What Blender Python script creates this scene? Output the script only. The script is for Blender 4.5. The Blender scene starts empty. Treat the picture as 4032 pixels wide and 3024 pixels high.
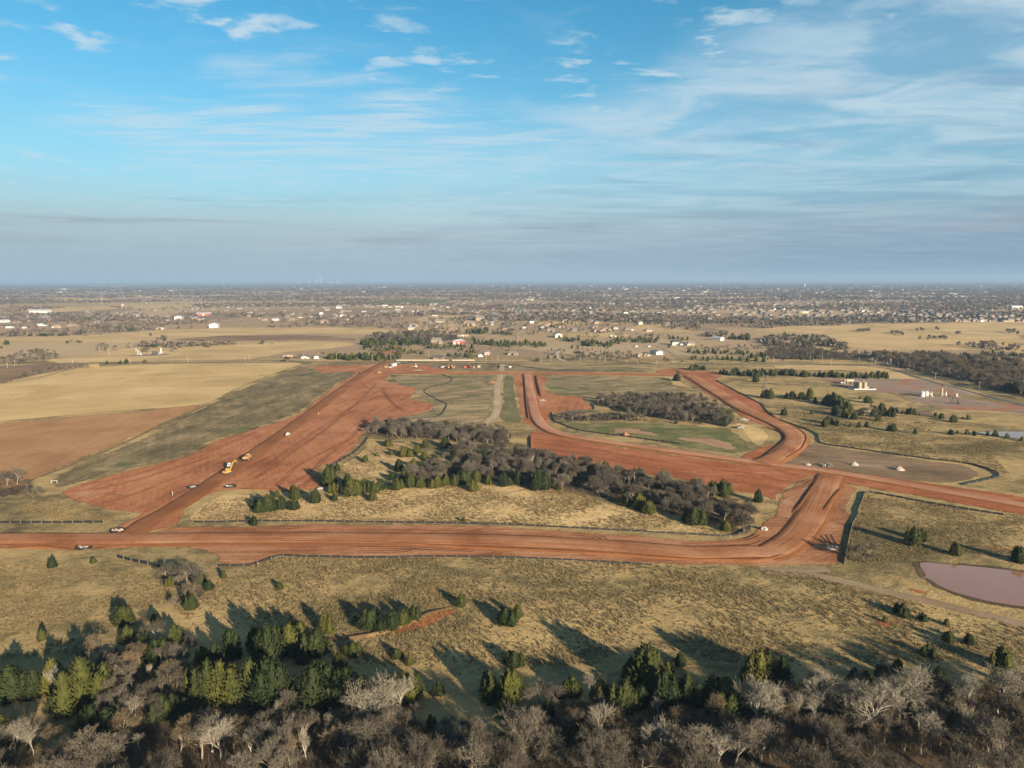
import bpy, math, random
import numpy as np
from mathutils import Vector, Matrix
from mathutils.geometry import delaunay_2d_cdt
random.seed(7); RNG = np.random.default_rng(7)
SC = bpy.context.scene
COL = SC.collection

# ------------------------------------------------------------------ camera
FPX, CAMZ, PITCH, ROLL = 2775.0, 110.0, math.radians(8.414), -0.0017
cam = bpy.data.cameras.new('camera'); camo = bpy.data.objects.new('camera', cam); COL.objects.link(camo)
cam.sensor_width = 36.0; cam.lens = 36.0 * FPX / 4032.0
cam.clip_start = 1.0; cam.clip_end = 150000.0
camo.location = (0, 0, CAMZ)
camo.rotation_euler = (Matrix.Rotation(math.pi / 2 - PITCH, 3, 'X') @ Matrix.Rotation(ROLL, 3, 'Z')).to_euler()
SC.camera = camo
SC.render.resolution_x, SC.render.resolution_y = 1024, 768

# ------------------------------------------------------------------ sun, exposure
SUN_EL = math.radians(14.5)
SUN_H = Vector((0.56, -0.83, 0)).normalized()          # horizontal direction towards the sun
sun = bpy.data.lights.new('sun', 'SUN'); suno = bpy.data.objects.new('sun', sun); COL.objects.link(suno)
sun.energy = 5.0; sun.angle = math.radians(0.53); sun.color = (1.0, 0.82, 0.60)
SUN_DIR = Vector((SUN_H.x * math.cos(SUN_EL), SUN_H.y * math.cos(SUN_EL), math.sin(SUN_EL)))
suno.rotation_euler = SUN_DIR.to_track_quat('Z', 'Y').to_euler()
SC.view_settings.view_transform = 'Standard'; SC.view_settings.look = 'None'
SC.view_settings.gamma = 1.0; SC.view_settings.use_curve_mapping = False
EXPO = 1.54
HAZE = 7.0e-5
SC.view_settings.exposure = EXPO

cy = SC.cycles; cy.max_bounces = 4; cy.diffuse_bounces = 2; cy.glossy_bounces = 2; cy.transmission_bounces = 2; cy.volume_bounces = 0; cy.transparent_max_bounces = 12

# ------------------------------------------------------------------ node helper
class NT:
    def __init__(s, tree): s.t = tree; s.n = tree.nodes; s.l = tree.links
    def N(s, ty, ins=None, **kw):
        n = s.n.new(ty)
        for k, v in kw.items(): setattr(n, k, v)
        if ins:
            for k, v in ins.items():
                if isinstance(v, bpy.types.NodeSocket): s.l.new(v, n.inputs[k])
                else: n.inputs[k].default_value = v
        return n
    def M(s, op, a, b=None, c=None, clamp=False):
        ins = {0: a}
        if b is not None: ins[1] = b
        if c is not None: ins[2] = c
        return s.N('ShaderNodeMath', ins, operation=op, use_clamp=clamp).outputs[0]
    def ss(s, x, a, b):      # smoothstep
        return s.N('ShaderNodeMapRange', {0: x, 1: a, 2: b, 3: 0.0, 4: 1.0}, interpolation_type='SMOOTHSTEP').outputs[0]
    def mix(s, f, a, b, blend='MIX'):
        n = s.N('ShaderNodeMix', data_type='RGBA', blend_type=blend)
        for i, v in ((0, f), (6, a), (7, b)):
            if isinstance(v, bpy.types.NodeSocket): s.l.new(v, n.inputs[i])
            else: n.inputs[i].default_value = (*v, 1.0) if (i > 0 and len(v) == 3) else v
        return n.outputs[2]
    def noise(s, vec, scale, detail=4.0, rough=0.55, dist=0.0):
        return s.N('ShaderNodeTexNoise', {'Vector': vec, 'Scale': scale, 'Detail': detail, 'Roughness': rough, 'Distortion': dist}).outputs[0]
    def mapping(s, vec, rz=0.0, sc=(1, 1, 1), loc=(0, 0, 0)):
        return s.N('ShaderNodeMapping', {'Vector': vec, 'Rotation': (0, 0, rz), 'Scale': sc, 'Location': loc}).outputs[0]
    def turned(s, vec, rz, sc, loc=(0, 0, 0)):      # turn first, then stretch
        return s.mapping(s.mapping(vec, rz=rz), sc=sc, loc=loc)
    def ramp(s, f, stops):
        n = s.N('ShaderNodeValToRGB', {0: f}); e = n.color_ramp.elements
        while len(e) < len(stops): e.new(0.5)
        for i, (p, c) in enumerate(stops): e[i].position = p; e[i].color = (*c, 1.0)
        return n.outputs[0]

# ------------------------------------------------------------------ world: Nishita sky with a cloud deck
world = bpy.data.worlds.new('World'); SC.world = world; world.use_nodes = True
w = NT(world.node_tree); w.n.clear()
sky = w.N('ShaderNodeTexSky', sky_type='NISHITA', sun_disc=False, sun_elevation=SUN_EL,
          sun_rotation=math.atan2(SUN_H.x, SUN_H.y), altitude=300.0, air_density=1.0, dust_density=0.6, ozone_density=2.2)
tc = w.N('ShaderNodeTexCoord').outputs['Generated']
sx, sy, sz = w.N('ShaderNodeSeparateXYZ', {0: tc}).outputs
zc = w.M('ADD', w.M('MAXIMUM', sz, 0.0), 0.05)
PX = w.M('DIVIDE', sx, zc); PY = w.M('DIVIDE', sy, zc)
PV = w.N('ShaderNodeCombineXYZ', {0: PX, 1: PY, 2: 0.0}).outputs[0]
# a broad bank of thin cloud spreading from the right, loose flakes and ripples ahead of it
K = 1.0 / 2 ** EXPO
def kk(c): return tuple(v * K for v in c)
def cloudn(rz, sc, loc, scale, det=8.0, ro=0.58, dist=0.5):
    return w.noise(w.mapping(PV, rz=math.radians(rz), sc=(sc[0], sc[1], 1), loc=(loc[0], loc[1], 0)), scale, det, ro, dist)
wob = cloudn(20, (0.6, 0.9), (0.3, 0.1), 1.2, 5.0)
bank = w.M('ADD', w.M('ADD', PX, w.M('MULTIPLY', PY, 0.60)), -2.30)
bank = w.M('ADD', bank, w.M('MULTIPLY', w.M('SUBTRACT', wob, 0.5), 2.2))
cov = w.ss(bank, -0.30, 0.95)
streak = cloudn(24, (0.95, 1.25), (0, 0), 1.5, 10.0, 0.60, 0.8)
veil = w.M('MULTIPLY', cov, w.M('ADD', w.M('MULTIPLY', w.ss(streak, 0.36, 0.63), 0.74), 0.26))
flake = cloudn(14, (1.2, 1.6), (1.63, 0.62), 3.1, 8.0, 0.56, 0.25)
patch_ = w.ss(cloudn(0, (0.7, 0.7), (4.1, 2.0), 0.8, 2.0), 0.36, 0.50)
fl = w.M('MULTIPLY', w.M('MULTIPLY', w.ss(flake, 0.515, 0.67), patch_), 0.85)
rip = cloudn(3, (1.1, 5.0), (0.2, 0.9), 1.5, 6.0, 0.62, 0.35)
dx = w.M('MULTIPLY', w.M('ADD', PX, 1.0), 0.62); dy = w.M('MULTIPLY', w.M('SUBTRACT', PY, 4.35), 0.80)
rspot = w.M('POWER', 2.718, w.M('MULTIPLY', w.M('ADD', w.M('MULTIPLY', dx, dx), w.M('MULTIPLY', dy, dy)), -1.0))
rpatch = w.ss(w.M('ADD', rspot, w.M('MULTIPLY', w.M('SUBTRACT', cloudn(-12, (0.8, 0.9), (2.2, 5.3), 1.6, 5.0), 0.5), 1.5)), 0.25, 0.75)
ripple = w.M('MULTIPLY', w.M('ADD', w.M('MULTIPLY', w.ss(rip, 0.40, 0.60), 0.66), 0.22), rpatch)
cl = w.M('MAXIMUM', w.M('MAXIMUM', veil, fl), ripple, clamp=True)
shade = w.ss(cloudn(16, (0.55, 1.3), (3.1, 1.7), 1.3, 7.0, 0.6, 0.7), 0.42, 0.66)
shade = w.M('MULTIPLY', shade, w.ss(bank, 0.4, 2.0))
ccol = w.mix(shade, kk((0.60, 0.74, 0.82)), kk((0.20, 0.35, 0.53)))
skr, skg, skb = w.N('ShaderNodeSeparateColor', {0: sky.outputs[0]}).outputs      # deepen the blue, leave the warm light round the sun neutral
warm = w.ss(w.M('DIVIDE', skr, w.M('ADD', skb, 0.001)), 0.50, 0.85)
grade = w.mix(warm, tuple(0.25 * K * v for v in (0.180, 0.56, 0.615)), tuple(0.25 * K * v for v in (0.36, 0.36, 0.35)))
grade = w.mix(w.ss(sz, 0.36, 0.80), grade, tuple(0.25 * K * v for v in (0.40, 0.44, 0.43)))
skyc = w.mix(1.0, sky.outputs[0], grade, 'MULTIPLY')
# grey-blue murk low over the horizon, in long flat bands
zq = w.M('MULTIPLY', w.M('MAXIMUM', sz, 0.0), 1 / 0.18)
murk = w.M('POWER', 2.718, w.M('MULTIPLY', w.M('MULTIPLY', zq, zq), -1.0))
band = w.noise(w.mapping(tc, sc=(1.6, 1.6, 26.0)), 2.0, 5.0, 0.55, 0.3)
side = w.ss(w.M('ADD', sx, w.M('MULTIPLY', w.M('SUBTRACT', band, 0.5), 0.5)), -0.15, 0.60)
lowc = w.mix(side, kk((0.355, 0.48, 0.57)), kk((0.175, 0.30, 0.445)))
hic = w.mix(side, kk((0.50, 0.66, 0.73)), kk((0.36, 0.52, 0.63)))
mcol = w.mix(w.ss(sz, 0.015, 0.13), lowc, hic)
dk = w.M('MULTIPLY', w.ss(band, 0.48, 0.70), w.M('MULTIPLY', w.ss(sz, 0.02, 0.06), w.ss(w.M('MULTIPLY', sz, -1.0), -0.14, -0.07)))
mcol = w.mix(w.M('MULTIPLY', dk, 0.8), mcol, kk((0.30, 0.36, 0.46)))
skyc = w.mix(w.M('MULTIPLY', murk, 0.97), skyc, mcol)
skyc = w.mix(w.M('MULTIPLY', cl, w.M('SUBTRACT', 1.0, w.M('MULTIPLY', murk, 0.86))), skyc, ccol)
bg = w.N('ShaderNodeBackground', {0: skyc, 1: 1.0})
w.l.new(bg.outputs[0], w.N('ShaderNodeOutputWorld').inputs[0])

# ------------------------------------------------------------------ survey: pixel of the photograph -> point on the ground
CR = {'V': (0, 0, 2212 / 4032)}
for i in range(4):
    sc_ = 2212 / 1032 if i == 3 else 2212 / 1010
    CR['A%d' % (i + 1)] = (1000 * i, 1000, sc_); CR['B%d' % (i + 1)] = (1000 * i, 1500, sc_)
    CR['C%d' % (i + 1)] = (1000 * i, 2150, 1.898)
def S(c, x, y):
    ox, oy, s = CR[c]; return ox + x / s, oy + y / s
CP, SP, CRo, SRo = math.cos(PITCH), math.sin(PITCH), math.cos(ROLL), math.sin(ROLL)
def G(px, py):
    x = (px - 2016) / FPX; y = -(py - 1512) / FPX
    x, y = x * CRo - y * SRo, x * SRo + y * CRo
    dz = -SP + y * CP
    t = CAMZ / max(-dz, 0.0024)
    return (x * t, (CP + y * SP) * t)
def g(c, x, y): return G(*S(c, x, y))
def proj(x, y, z=0.0):
    dy, dz = y, z - CAMZ
    dep = dy * CP - dz * SP; up = dy * SP + dz * CP
    return 2016 + FPX * x / dep, 1512 - FPX * up / dep, dep
def parse(s, conv=True):
    out, c = [], 'V'
    for tok in s.split():
        if ',' in tok:
            a, b = tok.split(','); p = S(c, float(a), float(b)); out.append(G(*p) if conv else p)
        else: c = tok
    return out
def hm(c, x, y, hpx, wr=0.6):
    """height in metres of an upright thing whose base is at a pixel and which is hpx tall there"""
    px, py = S(c, x, y); gx, gy = G(px, py); _, _, dep = proj(gx, gy)
    da = math.atan2(CAMZ, gy)
    return (hpx / CR[c][2]) * dep / FPX / (math.cos(da) + 0.45 * wr * math.sin(da))

# ------------------------------------------------------------------ objects
def link(o, parent=None):
    COL.objects.link(o)
    if parent is not None: o.parent = parent
    return o
def tag(o, label=None, cat=None, group=None, kind=None):
    if label: o['label'] = label
    if cat: o['category'] = cat
    if group: o['group'] = group
    if kind: o['kind'] = kind
    return o
def empty(name, loc, rz=0.0, sc=1.0):
    o = bpy.data.objects.new(name, None); o.location = loc; o.rotation_euler = (0, 0, rz)
    o.scale = (sc,) * 3 if not isinstance(sc, tuple) else sc
    o.empty_display_size = 0.5
    return link(o)
def inst(name, me, parent=None, loc=(0, 0, 0), rz=0.0, sc=None):
    o = bpy.data.objects.new(name, me); o.location = loc; o.rotation_euler = (0, 0, rz)
    if sc is not None: o.scale = sc
    return link(o, parent)
LATER = []        # things that get an ordinal in their label: (object, pattern, place)
def later(o, head, place, cat, group):
    o['category'] = cat; o['group'] = group; LATER.append((o, head, place))
def ordn(n):
    return '%d%s' % (n, 'th' if 10 <= n % 100 <= 20 else {1: 'st', 2: 'nd', 3: 'rd'}.get(n % 10, 'th'))
def np_mesh(name, V, F, mat=None, attrs=None, smooth=False, uv=None):
    V = np.asarray(V, np.float32); F = np.asarray(F, np.int32); k = F.shape[1]
    me = bpy.data.meshes.new(name)
    me.vertices.add(len(V)); me.vertices.foreach_set('co', V.ravel())
    me.loops.add(F.size); me.loops.foreach_set('vertex_index', F.ravel())
    me.polygons.add(len(F)); me.polygons.foreach_set('loop_start', np.arange(len(F), dtype=np.int32) * k)
    if uv is not None:
        l = me.uv_layers.new(name='uv'); l.data.foreach_set('uv', np.asarray(uv, np.float32)[F.ravel()].ravel())
    if attrs:
        for n, a in attrs.items():
            at = me.attributes.new(n, 'FLOAT', 'POINT'); at.data.foreach_set('value', np.asarray(a, np.float32))
    me.update(calc_edges=True)
    if smooth: me.polygons.foreach_set('use_smooth', np.ones(len(F), bool))
    if mat: me.materials.append(mat)
    return me
class MB:
    def __init__(s): s.v = []; s.f = []
    def add(s, v, f):
        b = len(s.v); s.v += [tuple(p) for p in v]; s.f += [tuple(i + b for i in q) for q in f]; return s
    def box(s, cx, cy, cz, sx, sy, sz, rz=0.0, ry=0.0, tx=1.0, ty=1.0):
        """cz = bottom; tx, ty taper the top"""
        v = []
        for z, kx, ky in ((0, 1, 1), (sz, tx, ty)):
            for a, b in ((-1, -1), (1, -1), (1, 1), (-1, 1)):
                v.append(Vector((a * sx / 2 * kx, b * sy / 2 * ky, z)))
        m = Matrix.Rotation(rz, 3, 'Z') @ Matrix.Rotation(ry, 3, 'Y')
        v = [m @ p + Vector((cx, cy, cz)) for p in v]
        return s.add(v, [(3, 2, 1, 0), (4, 5, 6, 7), (0, 1, 5, 4), (1, 2, 6, 5), (2, 3, 7, 6), (3, 0, 4, 7)])
    def cyl(s, p0, p1, r0, r1=None, n=8, cap=True):
        r1 = r0 if r1 is None else r1
        p0, p1 = Vector(p0), Vector(p1); d = (p1 - p0).normalized()
        a = d.orthogonal().normalized(); b = d.cross(a)
        v = []
        for p, r in ((p0, r0), (p1, r1)):
            for i in range(n):
                t = 2 * math.pi * i / n; v.append(p + (a * math.cos(t) + b * math.sin(t)) * r)
        f = [(i, (i + 1) % n, n + (i + 1) % n, n + i) for i in range(n)]
        if cap: f += [tuple(range(n - 1, -1, -1)), tuple(range(n, 2 * n))]
        return s.add(v, f)
    def lathe(s, prof, n=12, cx=0, cy=0):
        v = []
        for r, z in prof:
            for i in range(n):
                t = 2 * math.pi * i / n; v.append((cx + r * math.cos(t), cy + r * math.sin(t), z))
        f = []
        for k in range(len(prof) - 1):
            for i in range(n):
                j = (i + 1) % n; f.append((k * n + i, k * n + j, (k + 1) * n + j, (k + 1) * n + i))
        f += [tuple(range(n - 1, -1, -1)), tuple(range((len(prof) - 1) * n, len(prof) * n))]
        return s.add(v, f)
    def prism(s, poly, y0, y1):
        """side outline in x,z pushed from y0 to y1"""
        n = len(poly); v = [(x, y0, z) for x, z in poly] + [(x, y1, z) for x, z in poly]
        f = [(i, (i + 1) % n, n + (i + 1) % n, n + i) for i in range(n)] + [tuple(range(n - 1, -1, -1)), tuple(range(n, 2 * n))]
        return s.add(v, f)
    def mesh(s, name, mat):
        me = bpy.data.meshes.new(name); me.from_pydata(s.v, [], s.f); me.update()
        if mat: me.materials.append(mat)
        return me
    def build(s, name, mat, parent=None): return inst(name, s.mesh(name, mat), parent)
# ------------------------------------------------------------------ materials
def new_mat(name):
    m = bpy.data.materials.new(name); m.use_nodes = True; t = NT(m.node_tree); t.n.clear()
    out = t.N('ShaderNodeOutputMaterial'); return m, t, out
def bsdf(t, out, col, rough=0.9, bump=None, bstr=0.5, bdist=0.3, alpha=None, metal=0.0, spec=0.2):
    ins = {'Base Color': col if isinstance(col, bpy.types.NodeSocket) else (*col, 1.0), 'Roughness': rough, 'Metallic': metal, 'Specular IOR Level': spec}
    if alpha is not None: ins['Alpha'] = alpha
    b = t.N('ShaderNodeBsdfPrincipled', ins)
    if bump is not None:
        t.l.new(t.N('ShaderNodeBump', {'Strength': bstr, 'Distance': bdist, 'Height': bump}).outputs[0], b.inputs['Normal'])
    t.l.new(b.outputs[0], out.inputs[0]); return b
def plain(name, col, rough=0.6, metal=0.0, var=0.12, scale=1.5, spec=0.3):
    m, t, out = new_mat(name)
    p = t.N('ShaderNodeTexCoord').outputs['Object']
    n = t.noise(p, scale, 4.0)
    c = t.mix(n, tuple(v * (1 - var) for v in col), tuple(min(1, v * (1 + var)) for v in col))
    bsdf(t, out, c, rough, metal=metal, spec=spec); return m
def edge_alpha(t, pos, scale, soft=0.25):
    e = t.N('ShaderNodeAttribute', attribute_name='edge').outputs['Fac']
    n = t.noise(pos, scale, 5.0, 0.65)
    v = t.M('ADD', e, t.M('MULTIPLY', t.M('SUBTRACT', n, 0.5), 1.0))
    return t.ss(v, 0.42, 0.42 + soft)
def earth(name, cols, patch=0.02, streak=None, fine=0.8, bstr=0.6, bdist=0.35, edge=0.35, extra=None, sfreq=(0.02, 0.45), samt=0.35, rows=None, uv=False, finamt=0.3):
    """soil or short cover: cols from dark to light; streak = direction (radians) along which it was worked"""
    m, t, out = new_mat(name)
    if uv:
        u = t.N('ShaderNodeUVMap').outputs[0]; pos = t.N('ShaderNodeNewGeometry').outputs['Position']
    else:
        pos = t.N('ShaderNodeNewGeometry').outputs['Position']; u = pos
    big = t.noise(pos, patch, 5.0, 0.6, 0.6)
    f1 = t.noise(pos, fine, 5.0, 0.62)
    h = t.M('MULTIPLY', f1, 0.5)
    fac = t.M('ADD', t.M('MULTIPLY', t.M('SUBTRACT', big, 0.5), 1.5), 0.5)
    fac = t.M('ADD', fac, t.M('MULTIPLY', t.M('SUBTRACT', f1, 0.5), finamt * 2))
    if streak is not None:
        q = t.turned(u, -streak, (sfreq[0], sfreq[1], 0.0 if uv else 0.05))
        s1 = t.noise(q, 1.0, 6.0, 0.68, 0.25)
        s2 = t.noise(t.turned(u, -streak, (sfreq[0] * 2.2, sfreq[1] * 3.2, 0.0 if uv else 0.05), (4, 9, 0)), 1.0, 4.0, 0.6)
        s3 = t.M('ADD', t.M('MULTIPLY', s1, 0.65), t.M('MULTIPLY', s2, 0.35))
        fac = t.M('ADD', fac, t.M('MULTIPLY', t.M('SUBTRACT', s3, 0.5), samt * 5))
        h = t.M('ADD', h, t.M('MULTIPLY', s3, 1.0))
        if not uv:      # later passes that cross the first ones
            x1 = t.noise(t.turned(u, -streak - 0.55, (sfreq[0] * 1.3, sfreq[1] * 1.7, 0.05), (7, 3, 0)), 1.0, 5.0, 0.65, 0.4)
            fac = t.M('ADD', fac, t.M('MULTIPLY', t.M('SUBTRACT', x1, 0.5), samt * 2.2))
    if rows is not None:
        q = t.turned(pos, -rows[0], (0.03, rows[1], 0.05))
        r = t.noise(t.N('ShaderNodeVectorMath', {0: q, 1: (0, 0, 0)}, operation='ADD').outputs[0], 1.0, 2.0, 0.5, 0.4)
        fac = t.M('ADD', fac, t.M('MULTIPLY', t.M('SUBTRACT', r, 0.5), rows[2]))
        h = t.M('ADD', h, t.M('MULTIPLY', r, 0.8))
    n = len(cols)
    c = t.ramp(t.M('MULTIPLY', fac, 1.0, clamp=True), [(0.12 + 0.76 * i / max(1, n - 1), cc) for i, cc in enumerate(cols)])
    if extra:
        for (col, sc_, lo, hi, seed) in extra:
            k = t.noise(t.mapping(pos, loc=(seed, seed * 2, 0)), sc_, 6.0, 0.62, 0.8)
            c = t.mix(t.ss(k, lo, hi), c, col)
    a = edge_alpha(t, pos, edge) if edge else None
    bsdf(t, out, c, 0.95, h, bstr, bdist, a, spec=0.08); return m

RED = [(0.203, 0.073, 0.031), (0.314, 0.124, 0.054), (0.386, 0.166, 0.077), (0.442, 0.222, 0.118)]
M = {}
# dry prairie: straw, olive and brown, clumped
def prairie(name, straw, olive, brown, edge=None, far=False):
    m, t, out = new_mat(name)
    pos = t.N('ShaderNodeNewGeometry').outputs['Position']
    a = t.noise(t.mapping(pos, rz=0.25, sc=(0.55, 1.2, 1)), 0.016, 6.0, 0.62, 0.9)
    b = t.noise(pos, 0.11, 6.0, 0.66, 0.6)
    c = t.noise(pos, 0.75, 5.0, 0.6, 0.3)
    d = t.noise(t.mapping(pos, sc=(1.6, 0.9, 1)), 1.9, 4.0, 0.62)
    f = t.M('ADD', t.M('MULTIPLY', a, 1.6), t.M('ADD', t.M('MULTIPLY', b, 1.0), t.M('MULTIPLY', c, 0.55)))
    f = t.M('ADD', f, t.M('MULTIPLY', d, 0.45))
    f = t.M('SUBTRACT', t.M('MULTIPLY', f, 1.3), 1.80)
    col = t.ramp(t.M('ADD', f, 0.0, clamp=True), [(0.12, brown), (0.38, olive), (0.62, straw), (0.95, tuple(min(1, v * 1.3) for v in straw))])
    bare = t.ss(t.noise(t.mapping(pos, loc=(77, 31, 0)), 0.035, 6.0, 0.65, 1.0), 0.66, 0.74)
    col = t.mix(t.M('MULTIPLY', bare, 0.6), col, (0.26, 0.115, 0.062))
    if far:
        px, py, pz = t.N('ShaderNodeSeparateXYZ', {0: pos}).outputs
        vor = t.N('ShaderNodeTexVoronoi', {'Vector': t.mapping(pos, rz=0.06, sc=(1, 0.8, 0)), 'Scale': 0.0032, 'Randomness': 0.75}, distance='CHEBYCHEV')
        cell = t.N('ShaderNodeSeparateColor', {0: vor.outputs['Color']}).outputs[0]
        fc = t.ramp(cell, [(0.0, (0.31, 0.21, 0.13)), (0.25, (0.45, 0.325, 0.185)), (0.5, (0.35, 0.245, 0.155)), (0.7, (0.50, 0.37, 0.215)), (0.9, (0.28, 0.205, 0.135))])
        fc = t.mix(t.M('MULTIPLY', t.noise(pos, 0.02, 6.0, 0.7), 0.45), fc, (0.17, 0.125, 0.085))
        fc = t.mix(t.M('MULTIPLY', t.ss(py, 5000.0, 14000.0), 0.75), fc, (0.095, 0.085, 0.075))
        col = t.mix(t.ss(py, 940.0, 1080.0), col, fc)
    h = t.M('ADD', t.M('MULTIPLY', c, 0.9), t.M('ADD', t.M('MULTIPLY', d, 0.5), t.M('MULTIPLY', b, 2.2)))
    al = edge_alpha(t, pos, 0.3) if edge else None
    bsdf(t, out, col, 0.95, h, 0.5, 0.7, al, spec=0.05); return m
STRAW, OLIVE, BROWN = (0.340, 0.245, 0.112), (0.195, 0.153, 0.072), (0.110, 0.089, 0.046)
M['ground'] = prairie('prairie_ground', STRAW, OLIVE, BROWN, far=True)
M['straw'] = prairie('straw_grass', (0.50, 0.355, 0.17), (0.40, 0.28, 0.13), (0.25, 0.175, 0.085), edge=True)
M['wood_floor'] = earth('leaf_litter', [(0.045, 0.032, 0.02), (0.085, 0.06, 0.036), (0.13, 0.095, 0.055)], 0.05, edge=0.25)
M['hay'] = earth('mown_hay', [(0.38, 0.262, 0.115), (0.49, 0.348, 0.158), (0.58, 0.43, 0.215)], 0.012, streak=0.12, fine=0.25, sfreq=(0.006, 0.05), samt=0.22, bstr=0.25, edge=0.1,
                 extra=[((0.24, 0.17, 0.085), 0.035, 0.62, 0.72, 3.0)])
M['hay_far'] = earth('hay_far', [(0.34, 0.235, 0.11), (0.47, 0.335, 0.16), (0.56, 0.41, 0.205)], 0.01, streak=0.05, fine=0.2, sfreq=(0.004, 0.03), samt=0.25, bstr=0.2, edge=0.05)
M['brown_far'] = earth('fallow_far', [(0.14, 0.09, 0.052), (0.22, 0.14, 0.08), (0.31, 0.205, 0.115)], 0.012, streak=0.05, fine=0.2, sfreq=(0.004, 0.04), samt=0.3, bstr=0.2, edge=0.05)
M['tilled'] = earth('tilled_soil', [(0.26, 0.138, 0.060), (0.345, 0.190, 0.086), (0.415, 0.245, 0.12)], 0.02, streak=1.3, fine=0.5, sfreq=(0.008, 0.16), samt=0.22, bstr=0.3, edge=0.15)
M['mowed'] = earth('mowed_strip', [(0.095, 0.078, 0.040), (0.145, 0.114, 0.058), (0.20, 0.152, 0.078), (0.31, 0.23, 0.12)], 0.03, streak=1.45, fine=0.35, sfreq=(0.010, 0.09), samt=0.4, finamt=0.5, bstr=0.4, edge=0.2,
                   extra=[((0.30, 0.225, 0.125), 0.03, 0.57, 0.68, 41.0), ((0.095, 0.105, 0.042), 0.02, 0.60, 0.72, 5.0)])
M['crop'] = earth('stubble_with_green', [(0.115, 0.105, 0.052), (0.19, 0.15, 0.078), (0.29, 0.21, 0.115), (0.37, 0.275, 0.16)], 0.022, streak=0.15, fine=0.3, sfreq=(0.012, 0.08), samt=0.55, finamt=0.5, bstr=0.35, edge=0.15,
                  rows=(0.2, 0.28, 0.6), extra=[((0.115, 0.125, 0.052), 0.016, 0.52, 0.68, 9.0)])
M['green'] = earth('young_green', [(0.075, 0.088, 0.030), (0.105, 0.115, 0.042), (0.17, 0.155, 0.065), (0.27, 0.205, 0.105)], 0.06, streak=0.1, fine=0.5, sfreq=(0.02, 0.2), samt=0.25, bstr=0.4, edge=0.25)
M['greenrow'] = earth('green_rows', [(0.095, 0.100, 0.042), (0.145, 0.135, 0.06), (0.24, 0.19, 0.10)], 0.03, streak=1.5, fine=0.4, sfreq=(0.02, 0.3), samt=0.2, bstr=0.4, edge=0.25)
M['red'] = earth('red_graded_clay', RED, 0.022, streak=1.42, fine=0.6, sfreq=(0.012, 0.24), samt=0.32, finamt=0.6, bstr=0.55, bdist=0.5, edge=0.25,
                 extra=[((0.18, 0.085, 0.047), 0.035, 0.60, 0.74, 4.0), ((0.43, 0.25, 0.165), 0.022, 0.58, 0.76, 15.0), ((0.215, 0.150, 0.078), 0.016, 0.62, 0.78, 27.0)])
M['red_smooth'] = earth('red_rolled_clay', [(0.203, 0.066, 0.026), (0.280, 0.095, 0.038), (0.341, 0.126, 0.055), (0.416, 0.180, 0.091)], 0.02, streak=-0.45, fine=0.5, sfreq=(0.012, 0.16), samt=0.30, finamt=0.6, bstr=0.4, edge=0.3,
                        extra=[((0.18, 0.070, 0.036), 0.025, 0.56, 0.72, 71.0), ((0.42, 0.215, 0.125), 0.02, 0.58, 0.74, 83.0)])
M['red_side'] = earth('red_roadside_clay', [(0.193, 0.078, 0.035), (0.289, 0.129, 0.060), (0.361, 0.176, 0.089), (0.421, 0.237, 0.132)], 0.03, streak=0.0, fine=0.7, sfreq=(0.014, 0.40), samt=0.42, finamt=0.4, bstr=0.6, bdist=0.5, edge=0.4,
                      extra=[((0.16, 0.075, 0.042), 0.03, 0.58, 0.72, 51.0), ((0.43, 0.27, 0.18), 0.035, 0.60, 0.74, 63.0), ((0.22, 0.15, 0.085), 0.03, 0.62, 0.74, 11.0)])
M['road'] = earth('red_haul_road', [(0.193, 0.070, 0.029), (0.295, 0.124, 0.055), (0.361, 0.170, 0.084), (0.432, 0.233, 0.127)], 0.03, streak=0.0, fine=0.7, sfreq=(0.010, 0.8), samt=0.40, bstr=0.5, bdist=0.3, edge=None, uv=True)
M['road_pale'] = earth('pale_haul_road', [(0.284, 0.124, 0.065), (0.356, 0.170, 0.096), (0.416, 0.217, 0.130), (0.477, 0.273, 0.173)], 0.03, streak=0.0, fine=0.7, sfreq=(0.010, 0.7), samt=0.25, bstr=0.4, bdist=0.3, edge=None, uv=True)
M['road_dark'] = earth('fresh_cut_road', [(0.167, 0.064, 0.025), (0.228, 0.093, 0.038), (0.295, 0.122, 0.053)], 0.03, streak=0.0, fine=0.7, sfreq=(0.008, 0.7), samt=0.28, bstr=0.4, bdist=0.3, edge=None, uv=True)
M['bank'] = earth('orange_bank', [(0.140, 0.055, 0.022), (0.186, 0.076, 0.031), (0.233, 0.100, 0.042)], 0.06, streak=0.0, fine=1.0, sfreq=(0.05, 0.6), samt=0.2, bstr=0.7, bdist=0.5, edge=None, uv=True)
M['brown_pad'] = earth('brown_stripped_soil', [(0.115, 0.078, 0.044), (0.165, 0.112, 0.065), (0.215, 0.146, 0.086), (0.28, 0.19, 0.115)], 0.03, streak=-0.15, fine=0.6, sfreq=(0.02, 0.2), samt=0.3, bstr=0.4, edge=0.3)
M['gravel_pad'] = earth('grey_gravel', [(0.20, 0.142, 0.104), (0.26, 0.19, 0.142), (0.32, 0.24, 0.18)], 0.03, streak=0.1, fine=0.8, sfreq=(0.02, 0.1), samt=0.2, bstr=0.4, edge=0.3,
                        extra=[((0.33, 0.125, 0.06), 0.022, 0.50, 0.66, 6.0)])
M['track'] = earth('dirt_track', [(0.20, 0.14, 0.085), (0.265, 0.19, 0.118), (0.33, 0.245, 0.16)], 0.05, streak=0.0, fine=0.9, sfreq=(0.012, 0.6), samt=0.25, bstr=0.4, edge=None, uv=True)
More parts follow.
